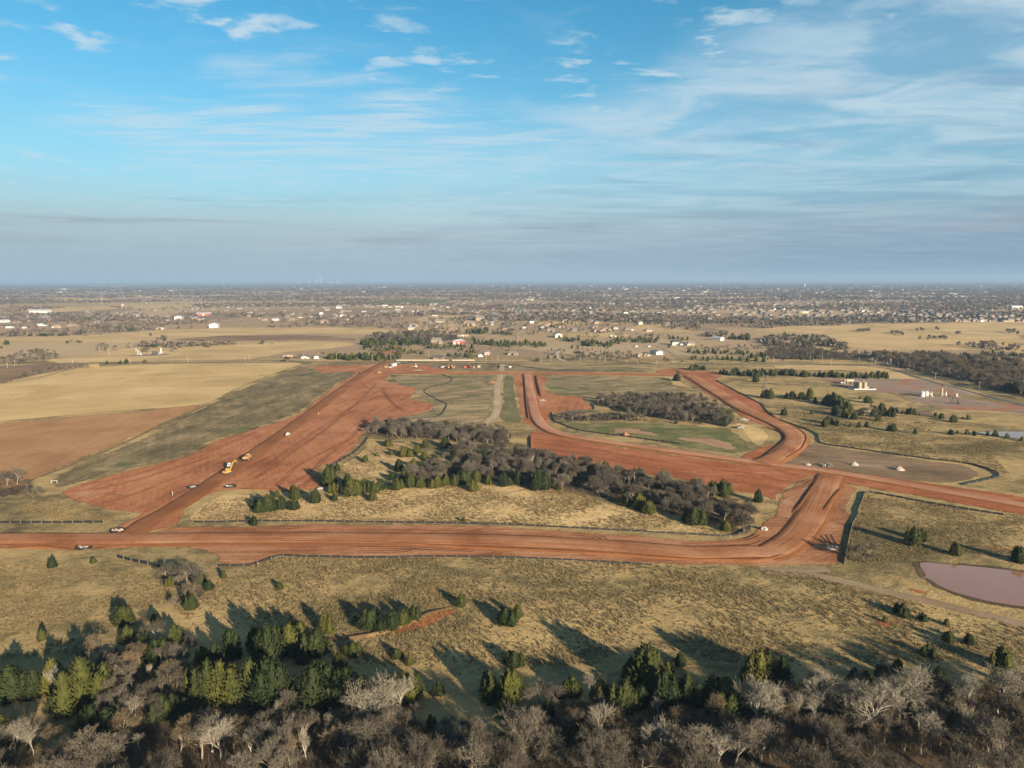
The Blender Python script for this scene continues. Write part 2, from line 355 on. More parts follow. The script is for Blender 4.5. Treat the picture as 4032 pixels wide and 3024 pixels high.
M['track_pale'] = earth('sandy_track', [(0.30, 0.215, 0.135), (0.38, 0.285, 0.19), (0.45, 0.35, 0.245)], 0.05, streak=0.0, fine=0.9, sfreq=(0.012, 0.6), samt=0.25, bstr=0.4, edge=None, uv=True)
M['gravel_lane'] = earth('gravel_lane', [(0.36, 0.31, 0.25), (0.45, 0.39, 0.32), (0.52, 0.46, 0.38)], 0.05, fine=0.9, edge=None, uv=True)
M['asphalt'] = earth('old_asphalt', [(0.085, 0.08, 0.075), (0.115, 0.108, 0.10), (0.15, 0.14, 0.13)], 0.05, fine=0.9, edge=None, uv=True)
M['erosion'] = earth('eroded_red_bank', [(0.214, 0.075, 0.029), (0.335, 0.120, 0.046), (0.400, 0.165, 0.068)], 0.15, fine=0.9, edge=0.6, bstr=0.9, bdist=0.6)
M['pale_dirt'] = earth('pale_disturbed_dirt', [(0.24, 0.145, 0.085), (0.33, 0.205, 0.125), (0.40, 0.265, 0.175)], 0.05, fine=0.6, edge=0.25)
# pond: muddy red water, glossy
m, t, out = new_mat('muddy_water')
pos = t.N('ShaderNodeNewGeometry').outputs['Position']
c = t.mix(t.noise(pos, 0.03, 3.0), (0.25, 0.128, 0.078), (0.30, 0.16, 0.10))
b = bsdf(t, out, c, 0.03, t.noise(t.mapping(pos, sc=(0.5, 1.2, 1)), 1.2, 2.0), 0.05, 0.2, spec=0.6); M['water'] = m

# vegetation
def tone_of(t):
    r = t.N('ShaderNodeObjectInfo').outputs['Random']
    a = t.N('ShaderNodeAttribute', attribute_name='tone').outputs['Fac']
    return t.M('FRACT', t.M('ADD', r, a))
def foliage(name, stops, rough=0.75, hue=1.0, nsc=0.9, trans=0.0):
    m, t, out = new_mat(name)
    pos = t.N('ShaderNodeNewGeometry').outputs['Position']
    tt = tone_of(t); n = t.noise(pos, nsc, 4.0, 0.6)
    f = t.M('ADD', t.M('MULTIPLY', tt, 0.72), t.M('MULTIPLY', t.M('SUBTRACT', n, 0.36), 0.75), clamp=True)
    col = t.ramp(f, stops)
    b = bsdf(t, out, col, rough, spec=0.12)
    if trans:
        tr = t.N('ShaderNodeBsdfTranslucent', {0: col}); mx = t.N('ShaderNodeMixShader', {0: trans, 1: b.outputs[0], 2: tr.outputs[0]})
        t.l.new(mx.outputs[0], out.inputs[0])
    return m
M['cedar'] = foliage('cedar_foliage', [(0.05, (0.015, 0.023, 0.008)), (0.35, (0.022, 0.031, 0.010)), (0.6, (0.040, 0.046, 0.011)), (0.82, (0.062, 0.062, 0.013)), (0.97, (0.092, 0.075, 0.018))], trans=0.08)
M['cedar_bark'] = plain('cedar_bark', (0.13, 0.085, 0.055), 0.9)
M['twig'] = foliage('brown_grey_twigs', [(0.05, (0.058, 0.051, 0.040)), (0.4, (0.088, 0.077, 0.060)), (0.7, (0.120, 0.105, 0.081)), (0.97, (0.16, 0.138, 0.105))], 0.9, nsc=0.3)
M['twig_white'] = foliage('pale_twigs', [(0.05, (0.165, 0.148, 0.113)), (0.5, (0.21, 0.19, 0.148)), (0.97, (0.265, 0.24, 0.19))], 0.85, nsc=0.3)
M['twig_leaf'] = foliage('withered_leaf_twigs', [(0.05, (0.085, 0.066, 0.042)), (0.5, (0.125, 0.098, 0.060)), (0.97, (0.17, 0.13, 0.075))], 0.9, nsc=0.3)
M['bark'] = foliage('grey_bark', [(0.05, (0.13, 0.108, 0.085)), (0.5, (0.20, 0.168, 0.13)), (0.97, (0.28, 0.24, 0.19))], 0.9, nsc=2.0)
M['bark_white'] = foliage('white_bark', [(0.05, (0.235, 0.215, 0.172)), (0.5, (0.30, 0.275, 0.225)), (0.97, (0.36, 0.335, 0.28))], 0.8, nsc=1.0)
M['tallgrass'] = foliage('dry_tall_grass', [(0.05, (0.15, 0.115, 0.058)), (0.4, (0.21, 0.16, 0.08)), (0.7, (0.275, 0.212, 0.108)), (0.97, (0.345, 0.27, 0.145))], 0.9, nsc=0.12, trans=0.4)
M['brush'] = foliage('dead_brush', [(0.05, (0.04, 0.032, 0.023)), (0.5, (0.07, 0.057, 0.041)), (0.97, (0.12, 0.095, 0.064))], 0.9, nsc=0.3)
M['farwood'] = foliage('distant_bare_wood', [(0.05, (0.062, 0.052, 0.044)), (0.4, (0.098, 0.080, 0.064)), (0.75, (0.145, 0.117, 0.09)), (0.97, (0.20, 0.16, 0.118))], 0.95, nsc=0.02)
M['farcedar'] = foliage('distant_cedar', [(0.05, (0.034, 0.050, 0.018)), (0.5, (0.05, 0.068, 0.022)), (0.97, (0.075, 0.090, 0.028))], 0.9, nsc=0.05)

# made things
M['fabric'] = plain('black_silt_fabric', (0.014, 0.014, 0.015), 0.55)
M['stake'] = plain('pine_stake', (0.33, 0.27, 0.19), 0.8)
M['pole'] = plain('weathered_pole', (0.34, 0.30, 0.25), 0.85)
M['white'] = plain('white_paint', (0.40, 0.395, 0.385), 0.5, var=0.05)
M['cream'] = plain('cream_siding', (0.31, 0.265, 0.20), 0.7, var=0.08)
M['brick'] = plain('pink_brick', (0.20, 0.13, 0.09), 0.85)
M['tan'] = plain('tan_siding', (0.23, 0.178, 0.125), 0.8)
M['redmetal'] = plain('red_siding', (0.30, 0.07, 0.045), 0.6)
M['roof_grey'] = plain('grey_shingles', (0.155, 0.145, 0.14), 0.85)
M['roof_brown'] = plain('brown_shingles', (0.21, 0.16, 0.12), 0.85)
M['roof_dark'] = plain('dark_shingles', (0.065, 0.068, 0.075), 0.8)
M['roof_metal'] = plain('pale_metal_roof', (0.36, 0.37, 0.385), 0.45, var=0.05)
M['roof_slate'] = plain('slate_blue_roof', (0.17, 0.20, 0.235), 0.6)
M['glass'] = plain('window_glass', (0.03, 0.04, 0.05), 0.08, spec=0.6)
M['galv'] = plain('galvanised_steel', (0.55, 0.56, 0.56), 0.35, metal=0.4)
M['tank'] = plain('tan_tank_paint', (0.27, 0.235, 0.165), 0.5, var=0.05)
M['black'] = plain('black_rubber', (0.02, 0.02, 0.02), 0.7)
M['dark'] = plain('dark_steel', (0.045, 0.045, 0.045), 0.6)
M['yellow'] = plain('machine_yellow', (0.36, 0.215, 0.06), 0.5, var=0.15)
M['orange'] = plain('machine_orange', (0.42, 0.20, 0.07), 0.55, var=0.15)
M['redpaint'] = plain('tractor_red', (0.52, 0.10, 0.05), 0.5)
M['concrete'] = plain('pale_concrete', (0.24, 0.225, 0.20), 0.85)
M['stone'] = plain('pale_stone', (0.32, 0.29, 0.25), 0.9, var=0.25, scale=3.0)
M['gravel'] = plain('gravel_heap', (0.33, 0.28, 0.215), 0.95, var=0.25, scale=4.0)
M['dirtpile'] = plain('dirt_heap', (0.25, 0.13, 0.075), 0.95, var=0.3, scale=2.0)
M['reed'] = plain('reed_clump', (0.27, 0.20, 0.095), 0.9, var=0.2)
M['redleaf'] = plain('russet_leaves', (0.20, 0.075, 0.04), 0.9, var=0.3)
M['skyline'] = plain('pale_tower_glass', (0.22, 0.24, 0.26), 0.4, var=0.03)
M['shed'] = plain('storm_blue_shed', (0.30, 0.36, 0.42), 0.5)
M['field_edge'] = earth('weedy_field_edge', [(0.12, 0.085, 0.048), (0.18, 0.125, 0.07), (0.25, 0.17, 0.095)], 0.06, streak=0.0, fine=0.7, sfreq=(0.03, 0.6), samt=0.3, bstr=0.7, bdist=0.6, edge=None, uv=True)
M['gully'] = earth('gully_clay', [(0.07, 0.036, 0.021), (0.13, 0.06, 0.033), (0.21, 0.09, 0.047)], 0.12, fine=0.9, edge=0.5, bstr=0.9, bdist=0.6)
M['gully_lip'] = earth('gully_lip', [(0.09, 0.05, 0.028), (0.15, 0.095, 0.048), (0.24, 0.17, 0.08)], 0.15, streak=0.0, fine=0.9, sfreq=(0.08, 0.6), samt=0.3, edge=None, uv=True, bstr=0.9, bdist=0.6)
# ------------------------------------------------------------------ land: sheets, roads, banks
def sm(n, k): return np.convolve(RNG.normal(0, 1, n + 2 * k), np.ones(k) / k, 'same')[k:k + n]
def catmull(pts, step, closed):
    P = [np.array(p, float) for p in pts]; n = len(P); out = []
    rng_ = range(n) if closed else range(n - 1)
    for i in rng_:
        p1, p2 = P[i], P[(i + 1) % n]
        p0 = P[i - 1] if (closed or i > 0) else 2 * p1 - p2
        p3 = P[(i + 2) % n] if (closed or i + 2 < n) else 2 * p2 - p1
        L = np.linalg.norm(p2 - p1); k = max(1, int(L / step))
        # centripetal-like: damp tangents where neighbours differ a lot in length
        m1 = (p2 - p0) * 0.5; m2 = (p3 - p1) * 0.5
        for m in (m1, m2):
            l = np.linalg.norm(m)
            if l > L: m *= L / l
        for j in range(k):
            t = j / k; t2, t3 = t * t, t * t * t
            out.append((2 * t3 - 3 * t2 + 1) * p1 + (t3 - 2 * t2 + t) * m1 + (-2 * t3 + 3 * t2) * p2 + (t3 - t2) * m2)
    if not closed: out.append(P[-1])
    return np.array(out)
def inside(poly, pts):
    poly = np.asarray(poly); pts = np.asarray(pts); x, y = pts[:, 0], pts[:, 1]
    r = np.zeros(len(pts), bool); j = len(poly) - 1
    for i in range(len(poly)):
        xi, yi = poly[i]; xj, yj = poly[j]
        c = ((yi > y) != (yj > y)) & (x < (xj - xi) * (y - yi) / (yj - yi + 1e-12) + xi)
        r ^= c; j = i
    return r
def ring_dist(poly, pts):
    a = np.asarray(poly); b = np.roll(a, -1, 0); d = np.full(len(pts), 1e9)
    ab = b - a; L2 = (ab ** 2).sum(1) + 1e-9
    for i in range(len(a)):
        t = np.clip(((pts - a[i]) @ ab[i]) / L2[i], 0, 1)
        d = np.minimum(d, np.linalg.norm(pts - (a[i] + t[:, None] * ab[i]), axis=1))
    return d
def sheet(name, spec, z, mat, soft=2.5, jit=0.5, smooth=True):
    pts = parse(spec) if isinstance(spec, str) else spec
    per = sum(math.dist(pts[i], pts[i - 1]) for i in range(len(pts)))
    step = max(2.0, per / 420)
    R = catmull(pts, step, True) if smooth else np.array(pts, float)
    n = len(R); k = np.cumsum(RNG.normal(0, 1, (n, 2)), 0); k -= np.linspace(0, 1, n)[:, None] * k[-1]
    ker = np.ones(5) / 5
    jt = np.stack([sm(n, 5) for _ in range(2)], 1) * jit * 1.6
    R = R + jt * 1.4; soft = soft * 1.5 + 0.8
    area = 0.5 * np.sum(R[:, 0] * np.roll(R[:, 1], -1) - np.roll(R[:, 0], -1) * R[:, 1])
    if area < 0: R = R[::-1]
    tg = np.roll(R, -1, 0) - np.roll(R, 1, 0); tg /= np.linalg.norm(tg, axis=1)[:, None] + 1e-9
    nrm = np.stack([-tg[:, 1], tg[:, 0]], 1)
    Q = R + nrm * soft
    ok = inside(R, Q); Q = Q[ok]; Q = Q[ring_dist(R, Q) > soft * 0.85]
    co = [Vector(p) for p in R] + [Vector(p) for p in Q]
    ed = [(i, (i + 1) % n) for i in range(n)]
    v, e, f, ov, oe, of = delaunay_2d_cdt(co, ed, [list(range(n))], 1, 1e-4)
    edge = [0.0 if (not o or min(o) < n) else 1.0 for o in ov]
    V = np.array([(p.x, p.y, z) for p in v])
    F = []
    for q in f:
        for i in range(1, len(q) - 1): F.append((q[0], q[i], q[i + 1]))
    F = np.array(F, np.int32)
    # all up
    a, b, c = V[F[:, 0]], V[F[:, 1]], V[F[:, 2]]
    cr = (b[:, 0] - a[:, 0]) * (c[:, 1] - a[:, 1]) - (b[:, 1] - a[:, 1]) * (c[:, 0] - a[:, 0])
    F[cr < 0] = F[cr < 0][:, ::-1]
    o = inst(name, np_mesh(name, V, F, mat, {'edge': edge}))
    tag(o, kind='structure'); return o, R
def sweep(name, spec, profile, mat, step=3.0, wob=0.0, parent=None, kind='structure', zw=0.0, taper=0.0):
    """profile: (offset to the right, height) across the line; uv in metres along and across"""
    pts = parse(spec) if isinstance(spec, str) else spec
    C = catmull(pts, step, False); n = len(C)
    tg = np.gradient(C, axis=0); tg /= np.linalg.norm(tg, axis=1)[:, None] + 1e-9
    rt = np.stack([tg[:, 1], -tg[:, 0]], 1)
    s = np.concatenate([[0], np.cumsum(np.linalg.norm(np.diff(C, axis=0), axis=1))])
    k = len(profile); V = np.zeros((n, k, 3)); U = np.zeros((n, k, 2))
    ker = np.ones(7) / 7
    endf = np.ones(n)
    if taper > 0: endf = np.clip(np.minimum(s, s[-1] - s) / taper, 0.02, 1)
    for j, (o, h) in enumerate(profile):
        w_ = sm(n, 7) * wob
        V[:, j, :2] = C + rt * (o + w_)[:, None]; V[:, j, 2] = (h + (sm(n, 7) * zw if h > 0.05 else 0)) * endf
        if h > 0.05: V[:, j, 2] = np.maximum(V[:, j, 2], 0.02)
        U[:, j, 0] = s; U[:, j, 1] = o
    F = []
    for i in range(n - 1):
        for j in range(k - 1):
            F.append((i * k + j, i * k + j + 1, (i + 1) * k + j + 1, (i + 1) * k + j))
    o = inst(name, np_mesh(name, V.reshape(-1, 3), F, mat, uv=U.reshape(-1, 2)), parent)
    # make faces point up
    if kind: tag(o, kind=kind)
    return o, C
def road(name, spec, width, h, slope, mat, wob=0.25, **kw):
    w2 = width / 2
    o, C = sweep(name, spec, [(-w2 - slope, -0.02), (-w2 - slope * 0.45, h * 0.6), (-w2, h), (-w2 * 0.45, h + 0.04), (0, h + 0.07), (w2 * 0.45, h + 0.04), (w2, h), (w2 + slope * 0.45, h * 0.6), (w2 + slope, -0.02)], mat, wob=wob, **kw)
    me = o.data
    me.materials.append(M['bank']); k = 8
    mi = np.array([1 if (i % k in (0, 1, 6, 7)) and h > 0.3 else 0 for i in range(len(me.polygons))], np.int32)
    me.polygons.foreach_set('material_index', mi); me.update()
    return o, C
def berm(name, spec, w_, h, mat=None, off=0.0):
    return sweep(name, spec, [(off - w_ / 2, -0.02), (off - w_ * 0.2, h * 0.8), (off, h), (off + w_ * 0.2, h * 0.75), (off + w_ / 2, -0.02)], mat or M['bank'], wob=0.18, zw=0.12, taper=14.0)

# the ground sheet, out to the horizon
R0 = 52000.0
gv = [(-R0, -3000, 0), (R0, -3000, 0), (R0, R0, 0), (-R0, R0, 0)]
tag(inst('ground', np_mesh('ground', gv, [(0, 1, 2, 3)], M['ground'])), kind='structure')

# fields
sheet('hay_field', 'V -300,875 0,827 60,812 160,797 320,787 500,784 640,783 655,787 600,806 520,838 445,873 300,886 150,898 0,912 -300,940', 0.03, M['hay'], 4)
sheet('tilled_field', 'V -300,941 0,913 150,899 300,887 444,874 345,925 230,975 150,1008 100,1035 60,1052 0,1062 -300,1110', 0.06, M['tilled'], 7, 1.2)
sheet('mowed_field', 'V 659,790 700,796 772,805 730,830 686,862 642,894 555,925 464,952 407,983 281,1016 224,1031 124,1056 98,1040 155,1008 235,975 350,925 450,873 525,838 605,806', 0.05, M['mowed'], 4)
sheet('stubble_field', 'V 836,810 900,810 1000,811 1074,811 1072,840 1069,875 1062,898 1048,918 1000,921 930,920 870,912 836,915 850,905 900,880 930,868 890,850', 0.03, M['crop'], 4)
sheet('stubble_field', 'V 1176,812 1300,812 1440,816 1462,830 1480,860 1420,862 1300,858 1240,853 1205,850 1178,838', 0.03, M['crop'], 4)
sheet('green_strip', 'V 1088,811 1110,811 1113,840 1122,880 1128,911 1090,912 1075,900 1083,870', 0.05, M['greenrow'], 2)
sheet('stubble_field', 'V 860,780 1000,786 1080,786 1075,800 1000,801 900,800 860,795', 0.03, M['mowed'], 3)
sheet('stubble_field', 'V 1090,786 1300,790 1400,795 1415,803 1300,803 1100,801', 0.03, M['crop'], 3)
sheet('green_meadow', 'B3 400,300 620,352 1000,350 1500,372 1900,400 2010,450 2110,550 2010,640 1800,620 1500,580 1100,500 700,440 450,400', 0.04, M['green'], 5, 1.0)
sheet('bare_patch', 'B3 900,405 1100,410 1400,470 1800,490 2000,560 2060,580 1900,600 1750,570 1400,500 1150,470 880,450', 0.08, M['pale_dirt'], 4, 1.2)
sheet('grass_verge', 'B3 440,490 700,520 980,575 1040,590 700,560 470,505', 0.12, M['green'], 2)
# far fields
sheet('far_hay_field', 'A1 390,912 700,882 1130,802 1260,792 1450,768 2000,765 A2 0,752 600,752 880,765 860,790 550,830 300,850 0,905 A1 1500,925 860,938 500,945', 0.05, M['hay_far'], 6, 1.5)
sheet('far_hay_field', 'A1 -300,730 0,722 300,716 900,690 1450,655 2000,632 A2 0,632 500,628 1150,650 1080,690 500,690 0,700 A1 1500,735 1200,762 700,768 0,770 -300,780', 0.05, M['hay_far'], 8, 2)
sheet('fallow_field', 'A1 1460,740 1900,705 A2 0,700 500,700 900,735 860,748 0,748 A1 1900,757', 0.08, M['brown_far'], 6, 2)
sheet('far_hay_field', 'A4 -100,640 150,615 500,600 860,592 1500,580 2300,575 2300,840 1900,820 1500,815 1000,812 750,795 620,745 480,690 300,665 100,660', 0.05, M['hay_far'], 8, 2)
sheet('far_hay_field', 'A4 -60,940 300,935 700,940 1000,945 1250,1010 1350,1055 1050,1050 700,985 400,985 100,965 A3 2212,960 1600,950', 0.05, M['hay_far'], 5, 1.0)
sheet('fallow_field', 'A1 -200,960 0,975 400,945 700,958 300,1050 0,1115 -250,1160', 0.03, M['brown_far'], 5, 1)
sheet('green_field', 'A2 850,425 1050,400 1400,392 1680,392 1640,420 1200,430', 0.1, M['green'], 20, 5)
sheet('green_field', 'A2 310,425 560,418 700,420 650,435 350,436', 0.1, M['green'], 20, 5)
for sp in ('A1 150,495 400,470 700,455 1000,450 1000,475 500,500', 'A1 900,445 1300,437 1680,440 1650,462 1200,475', 'A1 1190,362 1470,358 1500,372 1250,378', 'A2 1370,560 1560,530 1900,535 1700,575 1400,585',
           'A2 1140,333 1480,335 1500,352 1150,352', 'A3 540,340 900,328 1450,330 1250,345 700,352', 'A3 1050,620 1500,600 1650,655 1350,690 1100,680', 'A3 400,690 900,680 1100,700 1000,725 500,720',
           'A2 1300,650 1700,600 2000,610 1900,640 1500,680', 'A3 0,585 220,575 500,570 900,560 1300,590 900,610 300,620', 'A1 800,275 1100,272 1140,278 850,282', 'A1 170,400 700,380 950,385 900,400 250,415'):
    sheet('far_pasture', sp, 0.12, M['hay_far'] if random.random() < 0.7 else M['brown_far'], 12, 3)
# tall straw grass inside the works
sheet('straw_meadow', 'B1 1620,1215 1660,1130 1830,1010 1960,965 2212,990 B2 100,1000 600,990 760,985 1000,940 1500,920 1900,900 2212,905 B3 0,905 200,910 420,905 700,1000 1000,1080 1300,1140 1700,1260 1920,1335 1500,1325 1000,1290 500,1262 0,1238 B2 1800,1225 1000,1218 0,1225 B1 1900,1225', 0.05, M['straw'], 2.0, 0.8)
sheet('straw_meadow', 'B2 960,490 1100,500 1400,560 1600,680 1500,760 1300,800 1100,830 880,870 720,800 740,720 890,610', 0.04, M['straw'], 3, 0.8)
sheet('straw_meadow', 'B3 1945,352 2212,420 B4 60,440 95,490 40,530 B3 2200,560 2110,548 2030,455', 0.05, M['straw'], 2, 0.6)
sheet('straw_meadow', 'A3 1385,1065 1480,1085 1560,1130 1700,1200 1900,1250 1950,1290 1820,1260 1640,1180 1500,1150 1400,1120', 0.05, M['straw'], 2, 0.6)
# red ground
sheet('graded_clay', 'V 806,788 838,788 850,800 842,812 839,822 882,834 904,837 899,849 890,859 912,867 942,872 944,880 924,891 874,902 819,913 800,935 789,941 770,973 724,1001 699,1010 697,1038 689,1060 624,1062 549,1058 488,1064 445,1073 415,1096 402,1118 385,1135 330,1152 270,1158 221,1150 251,1131 286,1114 251,1106 185,1096 135,1078 120,1060 218,1031 275,1016 401,983 458,952 549,925 636,896 680,863 724,831 766,807 792,797', 0.10, M['red'], 3.0, 0.7)
sheet('clay_spur', 'V 672,797 690,790 750,789 810,786 826,784 815,797 785,806 740,804 700,806', 0.09, M['red'], 3, 0.8)
sheet('staging_yard', 'V 824,796 850,788 890,786 935,790 965,797 985,803 900,808 830,808', 0.12, M['red'], 3, 0.8)
sheet('road_corridor', 'V -200,1153 0,1157 165,1157 300,1153 391,1136 554,1134 749,1131 1050,1135 1097,1137 1298,1151 1473,1161 1573,1166 1628,1146 1650,1120 1668,1110 1672,1088 1690,1062 1720,1042 1765,1026 1800,1030 1856,1053 1851,1075 1836,1104 1850,1112 1836,1132 1831,1181 1823,1216 1789,1224 1723,1224 1651,1227 1398,1222 1097,1207 819,1207 606,1203 549,1222 490,1226 466,1218 463,1200 376,1182 321,1181 150,1189 0,1186 -200,1184', 0.14, M['red_side'], 2.0, 0.6)
sheet('rolled_clay_field', 'V 1144,934 1160,930 1190,938 1225,947 1330,965 1480,986 1600,1002 1690,1010 1765,1024 1722,1044 1692,1062 1672,1088 1660,1085 1648,1073 1578,1061 1518,1046 1480,1038 1373,1023 1273,1003 1232,998 1167,988 1145,983', 0.17, M['red_smooth'], 1.2, 0.4)
sheet('road_corridor', 'V 1640,990 1684,1000 1780,1012 1863,1024 2030,1046 2230,1076 2400,1106 2400,1152 2212,1116 1966,1070 1856,1052 1765,1028 1690,1014', 0.20, M['red_smooth'], 1.5, 0.6)
sheet('cut_strip', 'V 1110,809 1180,813 1176,838 1203,853 1258,858 1270,868 1284,884 1237,889 1210,891 1196,900 1186,922 1160,930 1135,915 1126,912 1120,880 1113,840', 0.11, M['red'], 1.5, 0.5)
sheet('road_corridor', 'V 1440,806 1473,797 1500,800 1561,808 1551,822 1600,848 1652,877 1678,905 1735,935 1746,951 1732,972 1688,1003 1600,990 1625,972 1672,958 1688,944 1660,925 1600,900 1573,878 1520,848 1473,816', 0.22, M['red_smooth'], 1.5, 0.5)
sheet('clay_patch', 'V 1418,800 1440,796 1473,796 1500,800 1470,812 1424,810', 0.25, M['red'], 2, 0.6)
sheet('brown_pad', 'B4 170,705 330,570 400,530 600,560 1000,612 1500,685 1750,722 1850,790 1790,830 1600,868 1400,862 1100,830 850,792 500,742', 0.16, M['brown_pad'], 2.0, 0.8)
sheet('gravel_apron', 'B4 620,690 720,680 900,700 1060,725 1180,745 1050,750 800,730 660,705', 0.2, M['concrete'] if False else M['gravel_pad'], 2.0, 0.6)
sheet('oil_pad', 'A4 475,1050 700,1048 1340,1062 1600,1130 1790,1180 1600,1195 1290,1182 1100,1172 900,1165 800,1150 640,1105', 0.08, M['gravel_pad'], 2.5, 0.7)
sheet('oil_pad', 'A4 1115,1183 1300,1190 1620,1200 1750,1220 2300,1300 B4 2300,285 1950,255 1600,243 1350,193 1180,122', 0.10, M['gravel_pad'], 2.5, 0.7)
sheet('brown_pad', 'B4 1050,215 1350,240 1480,280 1420,300 1250,270 1130,250', 0.05, M['brown_pad'], 3, 1.0)
sheet('eroded_draw', 'B4 1370,285 1430,290 1470,340 1490,400 1440,420 1400,350', 0.07, M['erosion'], 3, 0.8)
sheet('green_swale', 'B4 1600,880 1800,885 1980,860 2050,810 2040,760 1960,690 1800,600 1700,560 1760,570 1900,630 2060,730 2110,800 2060,850 1900,900 1700,905', 0.09, M['green'], 2.0, 0.5)
sheet('green_swale', 'B1 0,1318 300,1300 520,1315 300,1328 0,1332', 0.09, M['green'], 2, 0.4)
sheet('green_swale', 'B1 1940,470 2050,400 2212,360 B2 80,330 0,395 B1 2100,440', 0.12, M['green'], 2, 0.4)
sheet('well_pad', 'A1 1090,880 1200,866 1300,862 1450,858 1500,862 1420,874 1250,884', 0.09, M['gravel_pad'], 3, 0.8)
sheet('dirt_clearing', 'A2 1030,840 1200,832 1260,848 1200,865 1050,862', 0.07, M['red'], 3, 0.8)
# erosion and bare soil in the foreground meadow
sheet('eroded_bank', 'C2 1000,735 1005,650 1070,572 1210,515 1350,472 1540,450 1560,500 1400,580 1230,630 1120,670 1085,745', 0.10, M['erosion'], 1.5, 0.5)
sheet('eroded_bank', 'C2 1440,650 1500,640 1530,662 1480,672', 0.08, M['erosion'], 0.8, 0.3)
sheet('eroded_bank', 'C2 1150,340 1250,315 1330,325 1280,350 1180,360', 0.08, M['erosion'], 1.0, 0.4)
sheet('gully', 'C2 420,690 560,655 800,640 920,610 1100,560 1240,500 1480,432 1600,400 1600,412 1480,455 1300,505 1150,580 930,650 800,672 560,690 440,712', 0.06, M['gully'], 0.8, 0.4)
sheet('eroded_bank', 'C4 560,610 640,620 700,670 640,680 590,650', 0.08, M['erosion'], 1.5, 0.5)
sheet('eroded_bank', 'C4 780,560 960,545 1040,590 960,620 880,610', 0.08, M['erosion'], 2.0, 0.6)
sheet('eroded_bank', 'C4 1040,300 1200,330 1300,370 1200,365 1080,330', 0.13, M['erosion'], 1.0, 0.4)
sheet('eroded_bank', 'B4 1440,1465 1560,1470 1640,1475 1760,1478 1640,1492 1500,1485', 0.08, M['erosion'], 0.8, 0.4)
sheet('eroded_bank', 'B4 1850,1370 2000,1400 2150,1430 2140,1450 1980,1430 1860,1395', 0.08, M['erosion'], 1.0, 0.4)
# wood floor
WOODS = {
 'front': 'C1 -500,1800 -300,1520 100,1450 300,1480 420,1560 560,1500 640,1250 740,1080 620,920 700,830 900,760 1100,720 1300,740 1400,860 1380,1060 1500,1200 1700,1190 C2 0,1190 200,1190 600,1230 860,1290 1150,1290 1300,1360 1500,1440 1700,1490 1917,1430 C3 0,1230 200,1180 500,1180 800,1250 1100,1220 1400,1230 1700,1250 C4 0,1150 300,1130 700,1120 1000,1060 1300,1130 1600,1150 1959,1100 2500,1080 2700,1900 C1 0,2200 -900,2200',
 'grove': 'C1 1150,200 1350,150 1540,230 1540,340 1440,460 1300,450 1330,330 1200,290',
 'midbelt': 'B3 -60,600 250,670 700,735 1100,825 1500,895 1700,975 2050,1040 2130,1190 2050,1310 1900,1300 1600,1205 1300,1125 950,1045 700,985 400,925 200,890 0,885 B2 2000,870 1800,870 1400,890 1150,900 1250,830 1400,770 1550,720 1700,640 1750,590 2000,610',
 'upper': 'B2 990,455 1060,390 1300,392 1600,405 1900,420 2212,440 2212,545 1900,540 1600,520 1350,495 1150,490',
 'copse': 'B3 720,180 900,150 1300,140 1600,175 1800,235 1920,320 1930,380 1700,375 1400,340 1100,300 900,240',
 'leftclump': 'B1 -200,830 60,800 250,850 320,930 340,1000 200,985 60,1010 -200,1020',
 'darkwood': 'A4 930,870 1250,880 1700,880 2212,910 2400,960 2400,1260 2212,1215 1900,1140 1650,1060 1450,1030 1300,990 1150,960 1000,910',
 'lanewood': 'A4 50,790 400,760 480,800 700,830 920,850 900,895 400,890 60,885',
 'bandwood': 'A2 900,760 1100,700 1450,690 1800,700 1750,740 1300,770 950,790',
 'scrub': 'B3 430,330 560,290 800,300 1050,310 1250,345 1000,348 700,345 500,352',
}
WP = {k: np.array(parse(v)) for k, v in WOODS.items()}
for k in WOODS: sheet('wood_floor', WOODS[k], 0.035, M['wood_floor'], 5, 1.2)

# ponds with a bank of their own
for sp in ('C4 1185,132 1400,140 1700,166 1959,200 2300,250 2300,520 1959,458 1750,425 1480,360 1330,300 1240,246 1165,243 1225,228',
           'B4 1815,437 2000,427 2212,430 2400,440 2400,510 2212,492 2030,470 1900,452'):
    pts = parse(sp); R = catmull(pts, 3.0, True)
    c = R.mean(0)
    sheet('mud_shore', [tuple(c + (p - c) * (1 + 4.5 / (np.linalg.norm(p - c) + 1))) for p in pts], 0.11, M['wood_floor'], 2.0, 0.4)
    o, _ = sheet('pond', pts, 0.16, M['water'], 1.0, 0.15)

# haul roads
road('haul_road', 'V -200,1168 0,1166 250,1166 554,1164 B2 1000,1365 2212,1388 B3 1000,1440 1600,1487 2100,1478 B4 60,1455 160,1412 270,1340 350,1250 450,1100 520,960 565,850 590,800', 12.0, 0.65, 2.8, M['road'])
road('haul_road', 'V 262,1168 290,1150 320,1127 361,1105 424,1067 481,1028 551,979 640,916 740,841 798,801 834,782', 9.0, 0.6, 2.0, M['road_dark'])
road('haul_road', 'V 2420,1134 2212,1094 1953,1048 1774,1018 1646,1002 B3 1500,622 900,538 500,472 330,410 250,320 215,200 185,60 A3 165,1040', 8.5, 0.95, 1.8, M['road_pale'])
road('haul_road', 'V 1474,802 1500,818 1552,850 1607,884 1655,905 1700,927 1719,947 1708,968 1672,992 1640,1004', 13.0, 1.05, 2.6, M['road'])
road('haul_road', 'V 812,804 900,805 1000,805.5 1100,805.5 1250,806.5 1400,809 1480,810 1540,812', 18.0, 0.75, 3.0, M['road'])
